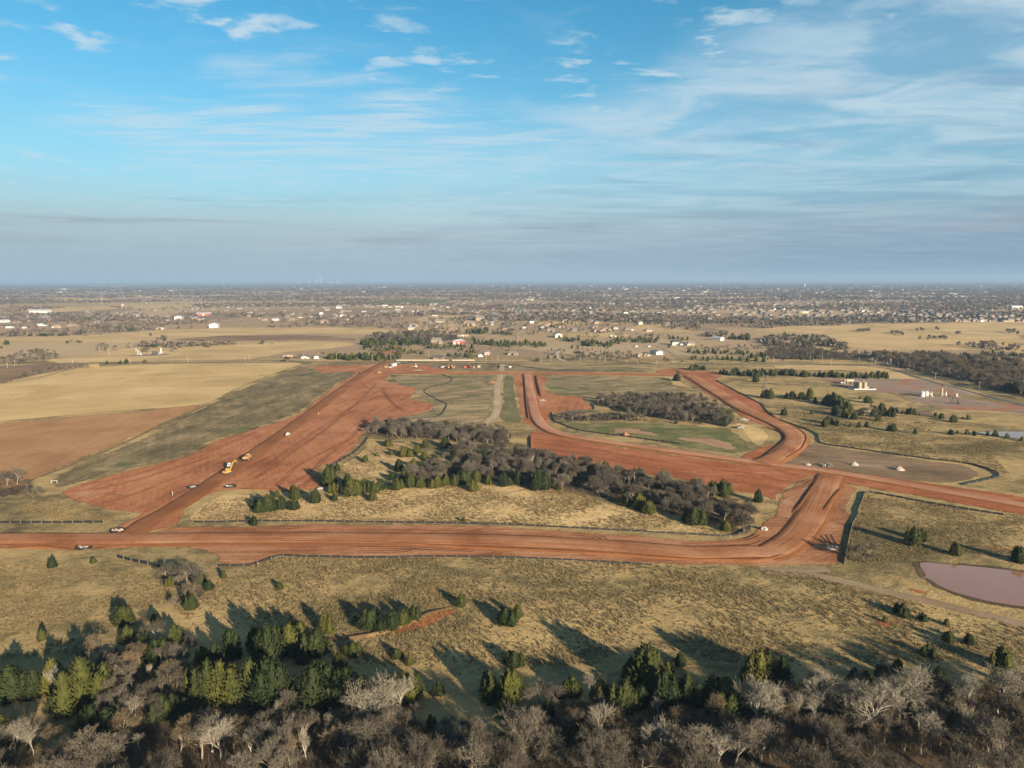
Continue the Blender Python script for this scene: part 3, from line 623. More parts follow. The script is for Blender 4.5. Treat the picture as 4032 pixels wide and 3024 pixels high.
# banks along them
B_ = 'bank'
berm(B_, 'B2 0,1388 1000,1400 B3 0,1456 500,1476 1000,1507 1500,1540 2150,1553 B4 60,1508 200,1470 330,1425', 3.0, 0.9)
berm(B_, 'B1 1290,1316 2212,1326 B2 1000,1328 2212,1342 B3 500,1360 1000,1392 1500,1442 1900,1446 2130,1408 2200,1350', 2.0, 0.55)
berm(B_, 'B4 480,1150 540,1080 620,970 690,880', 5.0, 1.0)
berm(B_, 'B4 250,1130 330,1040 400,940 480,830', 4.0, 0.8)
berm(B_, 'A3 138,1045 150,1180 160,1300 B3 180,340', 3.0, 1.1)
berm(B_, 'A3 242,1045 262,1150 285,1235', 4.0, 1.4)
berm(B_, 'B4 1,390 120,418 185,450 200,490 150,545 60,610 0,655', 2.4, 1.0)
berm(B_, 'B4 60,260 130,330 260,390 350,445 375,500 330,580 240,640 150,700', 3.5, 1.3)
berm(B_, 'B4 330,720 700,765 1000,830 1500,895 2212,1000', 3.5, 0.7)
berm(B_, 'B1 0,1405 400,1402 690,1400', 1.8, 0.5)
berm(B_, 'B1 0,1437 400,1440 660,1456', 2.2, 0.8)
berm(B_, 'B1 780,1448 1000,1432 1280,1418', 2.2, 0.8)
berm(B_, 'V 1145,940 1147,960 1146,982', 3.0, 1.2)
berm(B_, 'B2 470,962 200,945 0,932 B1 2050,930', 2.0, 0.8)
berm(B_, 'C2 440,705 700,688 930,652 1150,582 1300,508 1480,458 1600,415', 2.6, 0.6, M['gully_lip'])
# tracks and lanes
def flat(name, sp, w_, mat, z=0.13): return sweep(name, sp, [(-w_ / 2, z - 0.02), (-w_ / 4, z), (0, z + 0.03), (w_ / 4, z), (w_ / 2, z - 0.02)], mat, wob=0.25)
flat('dirt_track', 'A2 2142,950 2125,1050 2100,1150 2097,1290 B2 2082,290 2010,365 2015,400 2060,425', 6.5, M['track_pale'])
flat('dirt_track', 'B4 560,1590 C4 0,185 300,205 600,262 900,335 1300,425 1600,500 1959,585 2300,660', 5.0, M['track'], 0.10)
flat('county_road', 'A1 -300,1010 400,948 900,943 1600,938 A2 0,937 500,930 900,935 1300,925 2212,930 A3 500,930 1200,950 1600,957 2212,945 A4 300,928 800,940 1100,975 1300,1040 1700,1150 2300,1300', 6.5, M['asphalt'], 0.16)
flat('gravel_lane', 'A3 500,930 430,895 430,840 400,815 310,812', 4.0, M['gravel_lane'])
flat('gravel_lane', 'A3 1570,945 1450,880 1340,820 1280,800 1400,785', 5.0, M['track'])
flat('gravel_lane', 'A4 470,1049 800,1047 1340,1061 1600,1130 1820,1190', 3.0, M['gravel_lane'], 0.14)
flat('gravel_lane', 'A4 1100,1172 1300,1250 B4 1250,200 1400,230 1600,262 1950,275 2300,300', 4.0, M['track'], 0.14)
flat('gravel_lane', 'A2 1600,640 1700,608 2000,600 2212,592 A3 200,585 360,552 450,550', 6.0, M['gravel_lane'])
flat('gravel_lane', 'A3 860,590 1040,570 1300,572 1480,580', 6.0, M['gravel_lane'])
flat('gravel_lane', 'B4 0,210 A4 60,1010 200,1015 480,1048', 3.0, M['track'])
flat('farm_track', 'A1 -50,1130 300,1075 700,970 780,968', 4.0, M['track'])
flat('field_edge', 'A2 450,985 0,1160 B1 2212,60 1850,190 1750,225 1500,330 1100,520 700,690 340,830', 2.6, M['field_edge'], 0.11)

# ruts left by machines on the open clay
M['rut'] = earth('rut_clay', [(0.13, 0.05, 0.026), (0.18, 0.072, 0.038), (0.23, 0.098, 0.052)], 0.1, streak=0.0, fine=1.2, sfreq=(0.1, 1.0), samt=0.3, bstr=0.6, edge=None, uv=True)
def ruts(sp, z=0.21, gap=1.9, w_=0.42):
    for s in (-1, 1):
        o = s * gap / 2; sweep('tyre_rut', sp, [(o - w_ * 0.9, z - 0.03), (o - w_ * 0.55, z + 0.07), (o - w_ * 0.2, z + 0.01), (o + w_ * 0.2, z + 0.01), (o + w_ * 0.55, z + 0.07), (o + w_ * 0.9, z - 0.03)], M['rut'], wob=0.12)
for sp in ('B1 1300,1210 1600,1010 1900,840 2212,640', 'B2 0,850 300,640 600,430 900,180 1060,20', 'B2 200,900 430,700 800,520 1000,330 1300,300', 'B2 60,760 350,560 700,320 1050,100 1200,60', 'B2 1100,60 1180,180 1300,260 1480,250 1540,200', 'B1 700,900 1100,830 1500,700 1900,560 2212,440',
           'B1 600,960 1000,900 1400,790 1800,660', 'B1 900,1060 1200,960 1600,800 2000,620', 'B2 300,880 460,820 640,640 760,560', 'B3 230,500 600,560 1100,660 1600,740 2100,800', 'B3 240,580 700,650 1200,740 1700,830', 'B4 0,800 150,840 300,860 420,830', 'B4 60,960 200,930 330,900 430,850'):
    ruts(sp)
for sp in ('B3 560,1320 740,1350 820,1390 850,1420', 'B3 600,1310 800,1345 880,1400 990,1420', 'B2 0,1300 800,1290 1600,1300 2212,1320', 'B2 300,1450 1200,1440 1900,1470', 'B2 900,1480 1300,1470 1390,1440', 'B4 560,1300 620,1400 700,1500', 'B4 420,1250 520,1350 640,1440', 'B3 1500,1405 1800,1395 2050,1370 2150,1330', 'B1 1400,1280 1800,1270 2212,1285'):
    ruts(sp, 0.2)
# ------------------------------------------------------------------ trees
def rot_to(d):
    x, y, z = float(d[0]), float(d[1]), float(d[2]); l = math.sqrt(x * x + y * y + z * z) + 1e-12; x, y, z = x / l, y / l, z / l
    ux, uy, uz = (0.3, 0.9, 0.31) if abs(z) > 0.9 else (0.0, 0.0, 1.0)
    ax, ay, az = y * uz - z * uy, z * ux - x * uz, x * uy - y * ux; l = math.sqrt(ax * ax + ay * ay + az * az); ax, ay, az = ax / l, ay / l, az / l
    return np.array((x, y, z)), np.array((ax, ay, az)), np.array((y * az - z * ay, z * ax - x * az, x * ay - y * ax))
def cedar_shape(seed, n, slim=0.34, lobes=4, low=False):
    """crown of small upswept sprays, 1 m tall; radius slim"""
    r = np.random.default_rng(seed); V = []; F = []
    ph = r.uniform(0, 6.28, 4); tips = [(0, 0, 1.0, 1.0)]
    for _ in range(lobes):
        a = r.uniform(0, 6.28); d = r.uniform(0.08, 0.30); tips.append((math.cos(a) * d * slim / 0.34, math.sin(a) * d * slim / 0.34, r.uniform(0.70, 0.98), r.uniform(0.5, 0.8)))
    def rad(z, a, top, k):
        q = max(0.0, 1 - z / top)
        return slim * k * (q ** 0.62) * (0.66 + 0.45 * min(1, z / 0.16)) * (1 + 0.13 * math.sin(3 * a + ph[0]) + 0.10 * math.sin(5 * a + ph[1] + 9 * z))
    # solid dark heart so that the sky does not shine through the middle
    for (tx, ty, top, k) in tips:
        m = 7 if not low else 5; b = len(V); zs = np.linspace(0.04, top * 0.94, 5 if not low else 4)
        for z in zs:
            for i in range(m):
                a = 6.283 * i / m; q = rad(z, a, top, k) * 0.60 * r.uniform(0.85, 1.12); V.append((tx + q * math.cos(a), ty + q * math.sin(a), z))
        for j in range(len(zs) - 1):
            for i in range(m):
                i2 = (i + 1) % m; p = (b + j * m + i, b + j * m + i2, b + (j + 1) * m + i2, b + (j + 1) * m + i)
                F += [(p[0], p[1], p[2]), (p[0], p[2], p[3])]
    tips_w = np.array([t[3] * t[2] for t in tips]); tips_w[0] *= 1.6; tips_w /= tips_w.sum()
    for i in range(n):
        tx, ty, top, k = tips[r.choice(len(tips), p=tips_w)]
        z = top * (1 - math.sqrt(r.uniform(0.0, 1.0))) * 0.99 + 0.02; a = r.uniform(0, 6.283)
        if i < 6 * len(tips): tx, ty, top, k = tips[i // 6]; z = top * r.uniform(0.86, 0.99)
        q = rad(z, a, top, k) * r.uniform(0.55, 1.0)
        p = np.array([tx + q * math.cos(a), ty + q * math.sin(a), z])
        up = r.uniform(0.35, 1.1) + 0.8 * z
        d, e1, e2 = rot_to(np.array([math.cos(a), math.sin(a), up]) + r.normal(0, 0.22, 3))
        L = r.uniform(0.06, 0.15) * (0.75 if z > 0.75 else 1.0) * (1.5 if low else 1); wd = L * r.uniform(0.20, 0.34)
        b = len(V)
        for t in range(3):
            an = 2.094 * t + r.uniform(0, 1); V.append(p - d * L * 0.35 + (e1 * math.cos(an) + e2 * math.sin(an)) * wd)
        V.append(p + d * L * 0.65 + np.array([0, 0, L * 0.15]))
        F += [(b, b + 1, b + 3), (b + 1, b + 2, b + 3), (b + 2, b, b + 3)]
    return np.array(V, float), np.array(F, np.int32)
def tubes(segs, sides):
    V = []; F = []
    for (p, q, r0, r1) in segs:
        d, a, b_ = rot_to(q - p); b = len(V)
        for c, r in ((p, r0), (q, r1)):
            for i in range(sides):
                t = 6.283 * i / sides; V.append(c + (a * math.cos(t) + b_ * math.sin(t)) * r)
        for i in range(sides):
            j = (i + 1) % sides; F += [(b + i, b + j, b + sides + j), (b + i, b + sides + j, b + sides + i)]
    return V, F
def ribbons(segs, r, wk=1.0):
    p = np.array([q[0] for q in segs]); q = np.array([q[1] for q in segs]); w_ = np.array([q[2] for q in segs])
    d = q - p; s = np.cross(d, r.normal(0, 1, d.shape)); s /= np.linalg.norm(s, axis=1)[:, None] + 1e-9; s *= (w_ * wk)[:, None]
    V = np.stack([p - s, p + s, q], 1).reshape(-1, 3); return V, np.arange(len(V), dtype=np.int32).reshape(-1, 3)
def bare_shape(seed, style='brown', detail=1.0):
    """a leafless tree 1 unit tall: limbs (trunk part) and twig crown"""
    r = np.random.default_rng(seed); limbs = []; twigs = []
    spread = {'brown': 0.62, 'white': 0.50, 'leaf': 0.66, 'scrub': 0.8}[style]
    kids = {'brown': (4, 4, 4, 4), 'white': (4, 4, 3, 3), 'leaf': (4, 4, 4, 4), 'scrub': (4, 4, 3, 4)}[style]
    tw = {'brown': 0.0023, 'white': 0.0022, 'leaf': 0.0036, 'scrub': 0.0030}[style]
    def grow(p, d, L, rad, lev):
        n = 3 if lev < 2 else 2; pts = [p]; dd = d.copy()
        for i in range(n):
            dd = dd + r.normal(0, 0.13 + 0.05 * lev, 3) + np.array([0, 0, 0.07 if lev else 0.0]); dd /= np.linalg.norm(dd)
            q = pts[-1] + dd * L / n
            if q[2] < 0.02: q[2] = 0.02
            ra = rad * (1 - 0.5 * i / n); rb = rad * (1 - 0.5 * (i + 1) / n)
            if lev < 3: limbs.append((pts[-1], q, ra, rb, lev))
            else: twigs.append((pts[-1], q, max(rad * 0.6, tw)))
            pts.append(q)
        if lev >= 4: return
        k = kids[lev]; k = k + int(r.integers(0, 2)) if detail >= 1 else max(2, k - 1)
        for j in range(k):
            f = r.uniform(0.45, 1.0) if lev else r.uniform(0.55, 1.0)
            i0 = min(n - 1, int(f * n)); base = pts[i0] + (pts[i0 + 1] - pts[i0]) * (f * n - i0)
            ax = np.cross(dd, r.normal(0, 1, 3)); ax /= np.linalg.norm(ax)
            an = r.uniform(0.35, 1.0) * spread * (1.25 if lev == 0 else 1.1)
            nd = dd * math.cos(an) + ax * math.sin(an); nd[2] += 0.12; nd /= np.linalg.norm(nd)
            grow(base, nd, L * (r.uniform(0.62, 0.92) if style == 'white' else r.uniform(0.56, 0.84)), rad * r.uniform(0.40, 0.54), lev + 1)
        grow(pts[-1], dd, L * 0.62, rad * 0.45, lev + 1)
    stems = 1 if style in ('white', 'leaf') else int(r.integers(1, 3))
    if style == 'scrub': stems = 4
    for s in range(stems):
        a = r.uniform(0, 6.28); lean = 0.06 if stems == 1 else r.uniform(0.15, 0.4)
        grow(np.array([0, 0, 0.0]), np.array([math.cos(a) * lean, math.sin(a) * lean, 1.0]), {'brown': 0.30, 'white': 0.27, 'leaf': 0.34, 'scrub': 0.28}[style], 0.021 if stems == 1 else 0.014, 0)
    top = max(max(s[1][2] for s in limbs), max(s[1][2] for s in twigs))
    P_ = np.array([q[0] for q in twigs]); Q_ = np.array([q[1] for q in twigs]); k = 2 if detail >= 1 else 1      # sprays of fine twig on every shoot
    if detail < 1: sel = r.permutation(len(P_))[:520]; P_, Q_ = P_[sel], Q_[sel]; twigs = [(twigs[i][0], twigs[i][1], twigs[i][2] * 1.5) for i in sel]
    P_, Q_ = np.repeat(P_, k, 0), np.repeat(Q_, k, 0); D = Q_ - P_; Ln = np.linalg.norm(D, axis=1)[:, None]; B0 = P_ + D * r.uniform(0.2, 1.0, (len(P_), 1))
    D = D / Ln + r.normal(0, 0.5, D.shape); D /= np.linalg.norm(D, axis=1)[:, None]; E0 = B0 + D * Ln * r.uniform(0.6, 1.3, (len(P_), 1)); tw2 = tw * (0.8 if detail >= 1 else 2.4)
    fine = [(B0[i], E0[i], tw2) for i in range(len(B0))]
    sc = 1.0 / top
    V1, F1 = tubes([(s[0], s[1], s[2], s[3]) for s in limbs if s[4] < 2], 5)
    V1b, F1b = tubes([(s[0], s[1], s[2], s[3]) for s in limbs if s[4] == 2], 3)
    F1 += [tuple(np.array(f) + len(V1)) for f in F1b]; V1 += V1b
    V2, F2 = ribbons(twigs + fine, r)
    return (np.array(V1) * sc, np.array(F1, np.int32)), (np.array(V2) * sc, np.array(F2, np.int32))
def blob_shape(seed, n=24):
    """a far tree: loose shell of twig-mass facets, 1 unit tall"""
    r = np.random.default_rng(seed); V = []; F = []
    for i in range(n):
        u = r.normal(0, 1, 3); u /= np.linalg.norm(u); rr = r.uniform(0.55, 1.0)
        c = np.array([u[0] * 0.42 * rr, u[1] * 0.42 * rr, 0.56 + u[2] * 0.40 * rr])
        d, a, b_ = rot_to(u + r.normal(0, 0.45, 3)); s = r.uniform(0.15, 0.28); b = len(V)
        for t in range(3):
            an = 2.094 * t + r.uniform(-0.4, 0.4); V.append(c + (a * math.cos(an) + b_ * math.sin(an)) * s)
        F.append((b, b + 1, b + 2))
    for k in range(3):
        a = 2.1 * k; b = len(V); V += [(0.03 * math.cos(a), 0.03 * math.sin(a), 0), (0.03 * math.cos(a + 2.1), 0.03 * math.sin(a + 2.1), 0), (0, 0, 0.6)]; F.append((b, b + 1, b + 2))
    return np.array(V, float), np.array(F, np.int32)

CED = []
for i in range(8):
    sl = (0.37, 0.43, 0.47, 0.40, 0.54, 0.45, 0.50, 0.34)[i]
    V, F = cedar_shape(100 + i, 1000, sl, 3 + i % 4)
    mb = MB(); mb.cyl((0, 0, -0.03), (0, 0, 0.5), 0.028, 0.012, 6)
    for k in range(5):
        a = 1.3 * k + i; mb.cyl((0, 0, 0.10 + 0.07 * k), (0.16 * math.cos(a), 0.16 * math.sin(a), 0.2 + 0.08 * k), 0.010, 0.004, 4)
    CED.append((np_mesh('crown', V, F, M['cedar']), mb.mesh('trunk', M['cedar_bark']), cedar_shape(200 + i, 60, sl, 2, True)))
BARE = {}
for st, nn, tm, bm in (('brown', 6, 'twig', 'bark'), ('white', 4, 'twig_white', 'bark_white'), ('leaf', 3, 'twig_leaf', 'bark'), ('scrub', 3, 'twig', 'bark')):
    BARE[st] = []
    for i in range(nn):
        (v1, f1), (v2, f2) = bare_shape(300 + 17 * i + len(st), st)
        (v3, f3), (v4, f4) = bare_shape(500 + 17 * i + len(st), st, 0.5)
        BARE[st].append((np_mesh('crown', v2, f2, M[tm]), np_mesh('trunk', v1, f1, M[bm]), (np.vstack([v3, v4]), np.vstack([f3, f4 + len(v3)]))))
print('bare tris', [len(p[0].polygons) + len(p[1].polygons) for p in BARE['brown']])
BLOB = [blob_shape(700 + i) for i in range(5)]
def merge(name, items, mat, label, cat):
    """items: (shape, x, y, height, widthfactor, turn, tone) joined into one mass"""
    Vs, Fs, T = [], [], []; b = 0
    for (V, F), x, y, h, wf, a, tn in items:
        ca, sa = math.cos(a) * h * wf, math.sin(a) * h * wf
        W = np.empty_like(V); W[:, 0] = V[:, 0] * ca - V[:, 1] * sa + x; W[:, 1] = V[:, 0] * sa + V[:, 1] * ca + y; W[:, 2] = V[:, 2] * h
        Vs.append(W); Fs.append(F + b); T.append(np.full(len(V), tn)); b += len(V)
    if not Vs: return
    o = inst(name, np_mesh(name, np.vstack(Vs), np.vstack(Fs), mat, {'tone': np.concatenate(T)}))
    tag(o, label, cat, kind='stuff'); print(name, len(items), len(o.data.polygons)); return o

# ---- where the trees stand: crop, base pixel, height in pixels
TREES = []      # kind, x, y, height, place
def put(kind, c, lst, place, hk=1.0):
    for tok in lst.split():
        q = [float(v) for v in tok.split(',')]
        x, y = g(c, q[0], q[1]); TREES.append([kind, x, y, max(1.0, hm(c, q[0], q[1], q[2], 0.72 if kind == 'cedar' else 0.8) * hk * ((1.33 if place == FW and c in ('C1', 'C2') else 1.05 if c in ('C3', 'C4') else 1.15) if kind == 'cedar' else (1.22 if kind == 'white' else 1.0))), place])
FW, FM, MB_, RM, FB = 'in the foreground wood', 'standing in the foreground meadow', 'in the belt above the main road', 'in the grass right of the red road', 'in the cedar rows beyond the works'
put('cedar', 'C1', '395,160,75 700,128,40 315,705,85', FM)
put('cedar', 'C1', '85,1140,210 260,1110,160 400,1090,210 620,1185,300 930,590,120 1170,570,70 955,720,110 1040,780,110 1165,860,140 1310,720,120 1440,470,100 1270,300,60 1480,270,80 1565,325,60 1670,240,50 1310,920,60 1180,1030,90 1510,880,120 1610,900,150 1720,840,180 1420,1090,160 1560,1165,270 1650,1150,250 1780,1160,120 1880,1140,250 1900,700,80 800,1440,190 730,1260,110 690,1400,180 600,1540,90 1220,1280,150 1290,1230,110 1380,1230,80 1460,1210,60 1350,1360,90 30,1470,170', FW)
put('cedar', 'C2', '195,325,60 545,645,145 835,610,140 890,545,80 770,578,60 1020,615,130 945,640,80 1120,580,110 1190,550,115 1540,450,90 1880,580,120 740,810,90 1070,838,75 1165,888,75 1910,870,90', FM)
put('cedar', 'C2', '105,885,260 270,800,190 360,870,120 470,810,170 290,640,70 20,760,120 110,1170,290 450,1200,260 560,1180,240 640,1190,230 640,930,110 700,1000,110 800,1060,80 960,1070,100 1030,1160,180 1110,1140,170 1220,1110,130 1380,1110,90 1760,1150,190 1890,1180,220 1880,1260,150 1320,1350,80 1840,1510,100 1910,1500,70', FW)
put('cedar', 'C3', '78,535,105 45,895,120 1290,890,110', FM)
put('cedar', 'C3', '60,1110,190 10,1230,110 300,1260,130 380,1130,90 480,1110,150 700,1180,200 870,1230,250 1000,1190,150 1000,1060,330 1080,1040,290 915,990,160 1190,1010,160 1170,1195,290 1330,1175,240 1620,1220,260 1560,1150,180 1870,1040,280 1790,1060,100 1160,1370,90 500,1490,120 570,1520,190 640,1500,130 690,1659,90 40,1520,110 180,1560,80', FW)
put('cedar', 'C4', '1050,512,90 1200,557,70 920,570,45 1395,715,90 1380,590,50 1550,735,85 1240,815,90 1790,912,170', FM)
put('cedar', 'C4', '40,1010,230 150,1010,200 1010,940,110 900,985,110 790,1010,90 690,1000,100 1310,1090,190 1730,990,70 270,1150,90 570,1370,190', FW)
put('cedar', 'B2', '1150,560,60 1180,640,45 1060,650,35 960,700,60 1290,650,85 1340,655,60 1410,625,80 1470,675,70 1550,690,60 1250,775,100 720,775,70 640,900,160 800,900,100 840,985,150 690,1030,60 690,965,90 350,1020,125 535,1050,120 120,1120,140 240,1105,120 345,1110,85 195,1000,60 10,1100,80 0,1242,80 1015,1032,80 1030,965,100 950,945,100 1100,932,90 1230,937,110 1340,915,120 1440,918,90 1580,912,95 1660,900,90 1725,897,90 1810,888,110 1885,950,95 1920,870,100 2020,892,80 2160,908,120 1740,690,100 1650,575,90 1480,575,70 1990,670,90 1810,1215,40 1300,850,90 1380,745,80 1840,685,60 1730,795,50 1200,855,70', MB_)
put('cedar', 'B3', '90,892,110 270,932,170 10,900,70 840,770,80 880,812,70 1135,812,70 980,825,60 1010,1070,100 1130,1100,130 1215,1142,110 1600,1230,140 1880,1292,90 1760,970,110 1850,980,130 2160,1045,110 330,900,90 430,940,60 60,860,90', MB_)
put('cedar', 'B3', '1665,138,38 1660,165,20 1712,163,30 1900,340,90 1870,390,70 1640,330,60 1450,370,40', 'by the copse between red roads')
put('cedar', 'B4', '70,150,80 30,145,70 400,155,90 330,155,60 250,148,60 210,150,50 450,190,50 540,200,70 600,210,110 690,230,80 560,190,80 650,215,90 620,285,80 700,310,80 775,325,60 730,262,70 890,185,60 830,152,25 1010,290,100 1085,300,80 830,292,60 980,340,60 940,300,60 190,290,60 415,282,40 530,390,70 555,362,65 635,376,50 750,390,30 820,392,45 885,390,45 1100,425,65 1290,446,45 1135,262,40 1190,277,35 1255,282,55 1325,292,25 1470,302,35 1510,317,45 1610,347,60 1735,326,40 1690,322,20 1590,452,45 1650,446,30 1730,452,45 1785,459,42 1905,462,42 1970,467,50 2065,482,40 2195,510,40', RM)
put('cedar', 'B4', '1270,1385,160 1350,1347,100 1625,1467,110 2180,1530,130', 'in the grass above the pond')
put('cedar', 'A3', '1460,1095,65 1405,1130,30', 'by the copse between red roads')
put('cedar', 'A3', '1860,1035,45 2140,1105,75 250,925,32 1390,808,32 345,903,28 410,900,28 465,903,30 245,808,28 557,815,28 603,815,28 615,862,28', FB)
put('cedar', 'A1', '925,950,32 1040,948,32 1095,946,40 1245,943,32 50,783,40 15,815,25 575,770,24 1297,704,22 1418,748,24 460,952,16', 'along the edge of the far hay fields')
def row(c, x0, y0, x1, y1, n, h, dy, place, kind='cedar'):
    for i in range(n):
        t = (i + random.random()) / n; x = x0 + (x1 - x0) * t; y = y0 + (y1 - y0) * t + random.uniform(-dy, dy); hh = h * random.uniform(0.65, 1.25)
        gx, gy = g(c, x, y); TREES.append([kind, gx, gy, hm(c, x, y, hh, 0.7), place])
for a in (('A3', 1560, 1000, 1700, 1003, 7, 45, 6), ('A3', 1830, 1045, 2212, 1052, 16, 55, 10), ('A4', 0, 1020, 300, 1025, 14, 50, 8), ('A4', 200, 1030, 1060, 1050, 34, 52, 8), ('A3', 0, 790, 330, 785, 22, 40, 14),
          ('A3', 440, 735, 640, 760, 12, 34, 10), ('A3', 640, 780, 910, 795, 26, 42, 15), ('A3', 900, 760, 1300, 755, 24, 38, 16), ('A3', 1380, 735, 1570, 745, 8, 30, 8), ('A3', 1540, 850, 1940, 860, 16, 40, 14),
          ('A3', 1950, 850, 2212, 900, 16, 42, 22), ('A3', 1580, 910, 2212, 925, 18, 42, 12), ('A2', 640, 905, 1260, 908, 40, 50, 14), ('A2', 950, 815, 1300, 840, 18, 40, 18), ('A2', 930, 775, 1500, 780, 40, 45, 16),
          ('A2', 1500, 800, 1900, 830, 22, 34, 22), ('A2', 1840, 690, 2012, 682, 16, 42, 8), ('A2', 2060, 690, 2212, 695, 12, 34, 8), ('A2', 1880, 760, 2212, 795, 26, 42, 18), ('A2', 1650, 880, 1900, 890, 8, 45, 12), ('A2', 1250, 850, 1460, 865, 10, 34, 10),
          ('A4', 0, 890, 480, 890, 16, 34, 10), ('A4', 180, 700, 700, 800, 34, 42, 10), ('A4', 920, 860, 1300, 880, 16, 44, 14), ('A4', 1300, 850, 1750, 880, 18, 44, 14), ('A4', 1830, 850, 2212, 870, 16, 36, 10), ('A4', 2060, 1150, 2212, 1180, 6, 90, 12),
          ('A1', 320, 710, 600, 705, 14, 26, 5), ('A1', 0, 700, 300, 705, 10, 26, 6), ('A3', 1900, 730, 2080, 740, 14, 44, 8), ('A3', 260, 660, 560, 600, 8, 28, 8), ('A2', 1300, 690, 1560, 680, 14, 32, 8)):
    row(*a, FB)
# bare trees
put('white', 'C2', '860,1395,385 1040,1250,240 1090,1250,255', FW)
put('white', 'C3', '630,1160,200 690,1450,250 1410,1600,270 1570,1640,270 1860,1370,330 1140,1600,300', FW)
put('white', 'C4', '80,1390,330 400,1330,200 440,1265,330 620,1300,300 810,1420,400 930,1240,240 1030,1320,300 1100,1185,280 1170,1370,230 1330,1485,150 1490,1265,310 1760,1250,320 1900,1200,300 2050,1230,310 720,1515,100 250,1330,220', FW)
put('white', 'C1', '110,1560,240 250,1560,230 440,1145,230 1120,1000,120 1650,1590,260 1880,1560,150', FW)
put('white', 'C2', '200,1330,160 390,1600,200 700,1560,200 980,1640,200 1570,1640,180 1720,1620,150 40,1560,200', FW)
put('white', 'C3', '1120,1280,140 230,1150,140 370,1500,140 40,1659,150 1000,1659,150', FW)
put('brown', 'C1', '1400,280,190 1300,270,160 1500,270,160 1380,400,150 1330,440,100 1250,250,140 1450,330,120 1340,320,130', 'in the small grove below the red road')
put('brown', 'B4', '850,1500,180 780,1480,120 900,1540,110', 'in the grass above the pond')
put('brown', 'B4', '860,300,90 920,280,110 960,310,90 800,300,70 330,150,60 270,145,55', RM)
put('brown', 'B1', '150,905,190 60,900,150 0,930,140 290,1000,110 230,940,100 -60,900,160 320,960,70', 'in the clump at the left edge')
put('brown', 'A2', '', FB)
def fill(kinds, poly, n, h, place, gap=3.0, seed=1, clip=None):
    r = np.random.default_rng(seed); P = WP[poly] if isinstance(poly, str) else np.array(parse(poly[1])); lo, hi = P.min(0), P.max(0); k = 0; got = []
    for _ in range(n * 60):
        if k >= n: break
        p = r.uniform(lo, hi)
        if not inside(P, p[None])[0]: continue
        if clip and not clip(p): continue
        if got and min(abs(q[0] - p[0]) + abs(q[1] - p[1]) for q in got) < gap: continue
        got.append(p); TREES.append([kinds[int(r.integers(len(kinds)))], p[0], p[1], r.uniform(*h), place]); k += 1
vis = lambda p: p[1] > 150 and abs(p[0]) < 0.735 * p[1] + 12
hid = lambda p: not vis(p)
CXY = np.array([[t[1], t[2], t[3]] for t in TREES if t[0] == 'cedar']); WXY = np.array([[t[1], t[2], t[3]] for t in TREES if t[0] == 'white'])
free = lambda p: vis(p) and (np.hypot(WXY[:, 0] - p[0], WXY[:, 1] - p[1]) > 3.0).all() and (np.hypot(CXY[:, 0] - p[0], CXY[:, 1] - p[1]) > 1.5 + 0.38 * CXY[:, 2]).all() and not ((np.abs(CXY[:, 0] - p[0]) < 3.5) & (CXY[:, 1] > p[1]) & (CXY[:, 1] - p[1] < 12) & (CXY[:, 2] > 3.5)).any()
fill(['brown'] * 7 + ['leaf'] * 3 + ['white'], 'front', 230, (4.5, 8.5), FW, 3.8, 3, free)
fill(['brown', 'scrub'], 'midbelt', 150, (5.0, 9.0), MB_, 4.0, 4)
fill(['brown', 'brown', 'scrub'], 'upper', 130, (5.0, 9.0), 'in the wood below the stubble', 3.4, 5)
fill(['brown'], 'copse', 190, (5.0, 9.5), 'in the copse between red roads', 3.4, 6)
fill(['scrub', 'brown'], 'scrub', 40, (3.0, 5.5), 'in scrub beside the green meadow', 4.0, 7)
fill(['brown'], ('p', 'A2 900,745 1100,690 1450,690 1800,700 1750,730 1300,760 950,770'), 90, (8, 13), 'in woods behind the cedar rows', 7, 8)
fill(['brown', 'brown', 'leaf'], 'darkwood', 300, (8, 14), 'in woods beyond the oil pad', 5, 9)
fill(['brown', 'leaf'], ('p', 'A4 60,780 400,760 470,800 900,850 900,880 400,880 100,880'), 50, (7, 12), FB, 7, 10)
fill(['brown'], ('p', 'A3 570,880 1050,870 1120,920 900,940 620,930'), 40, (6, 10), 'in the row by the county road', 6, 11)
fill(['brown'], ('p', 'A1 0,960 60,890 350,850 540,880 400,930 150,960'), 45, (6, 10), 'in the thicket left of the well', 7, 12)
fill(['brown'], ('p', 'A1 -40,1130 130,1080 400,1000 720,960 690,985 420,1020 160,1090 0,1120'), 34, (3.5, 6), 'in the hedge by the hay field', 6, 13)
fill(['leaf', 'brown'], ('p', 'A1 730,830 900,800 1010,830 950,845'), 10, (6, 9), 'along the edge of the far hay fields', 9, 14)
fill(['brown'], ('p', 'A1 1210,850 1290,835 1300,850 1230,860 '), 5, (6, 9), 'along the edge of the far hay fields', 6, 15)
fill(['brown'], ('p', 'A1 1450,850 1500,840 1520,855'), 2, (9, 11), 'along the edge of the far hay fields', 4, 16)
for s in ('brown,A3,1350,965,95', 'brown,A3,1120,950,80', 'brown,A3,1035,945,75', 'brown,A3,1500,955,50', 'brown,A2,400,905,50', 'leaf,A2,600,890,55', 'scrub,A2,280,930,55', 'brown,A2,1450,890,30'):
    k, c, x, y, h = s.split(','); put(k, c, '%s,%s,%s' % (x, y, h), 'beside the county road')

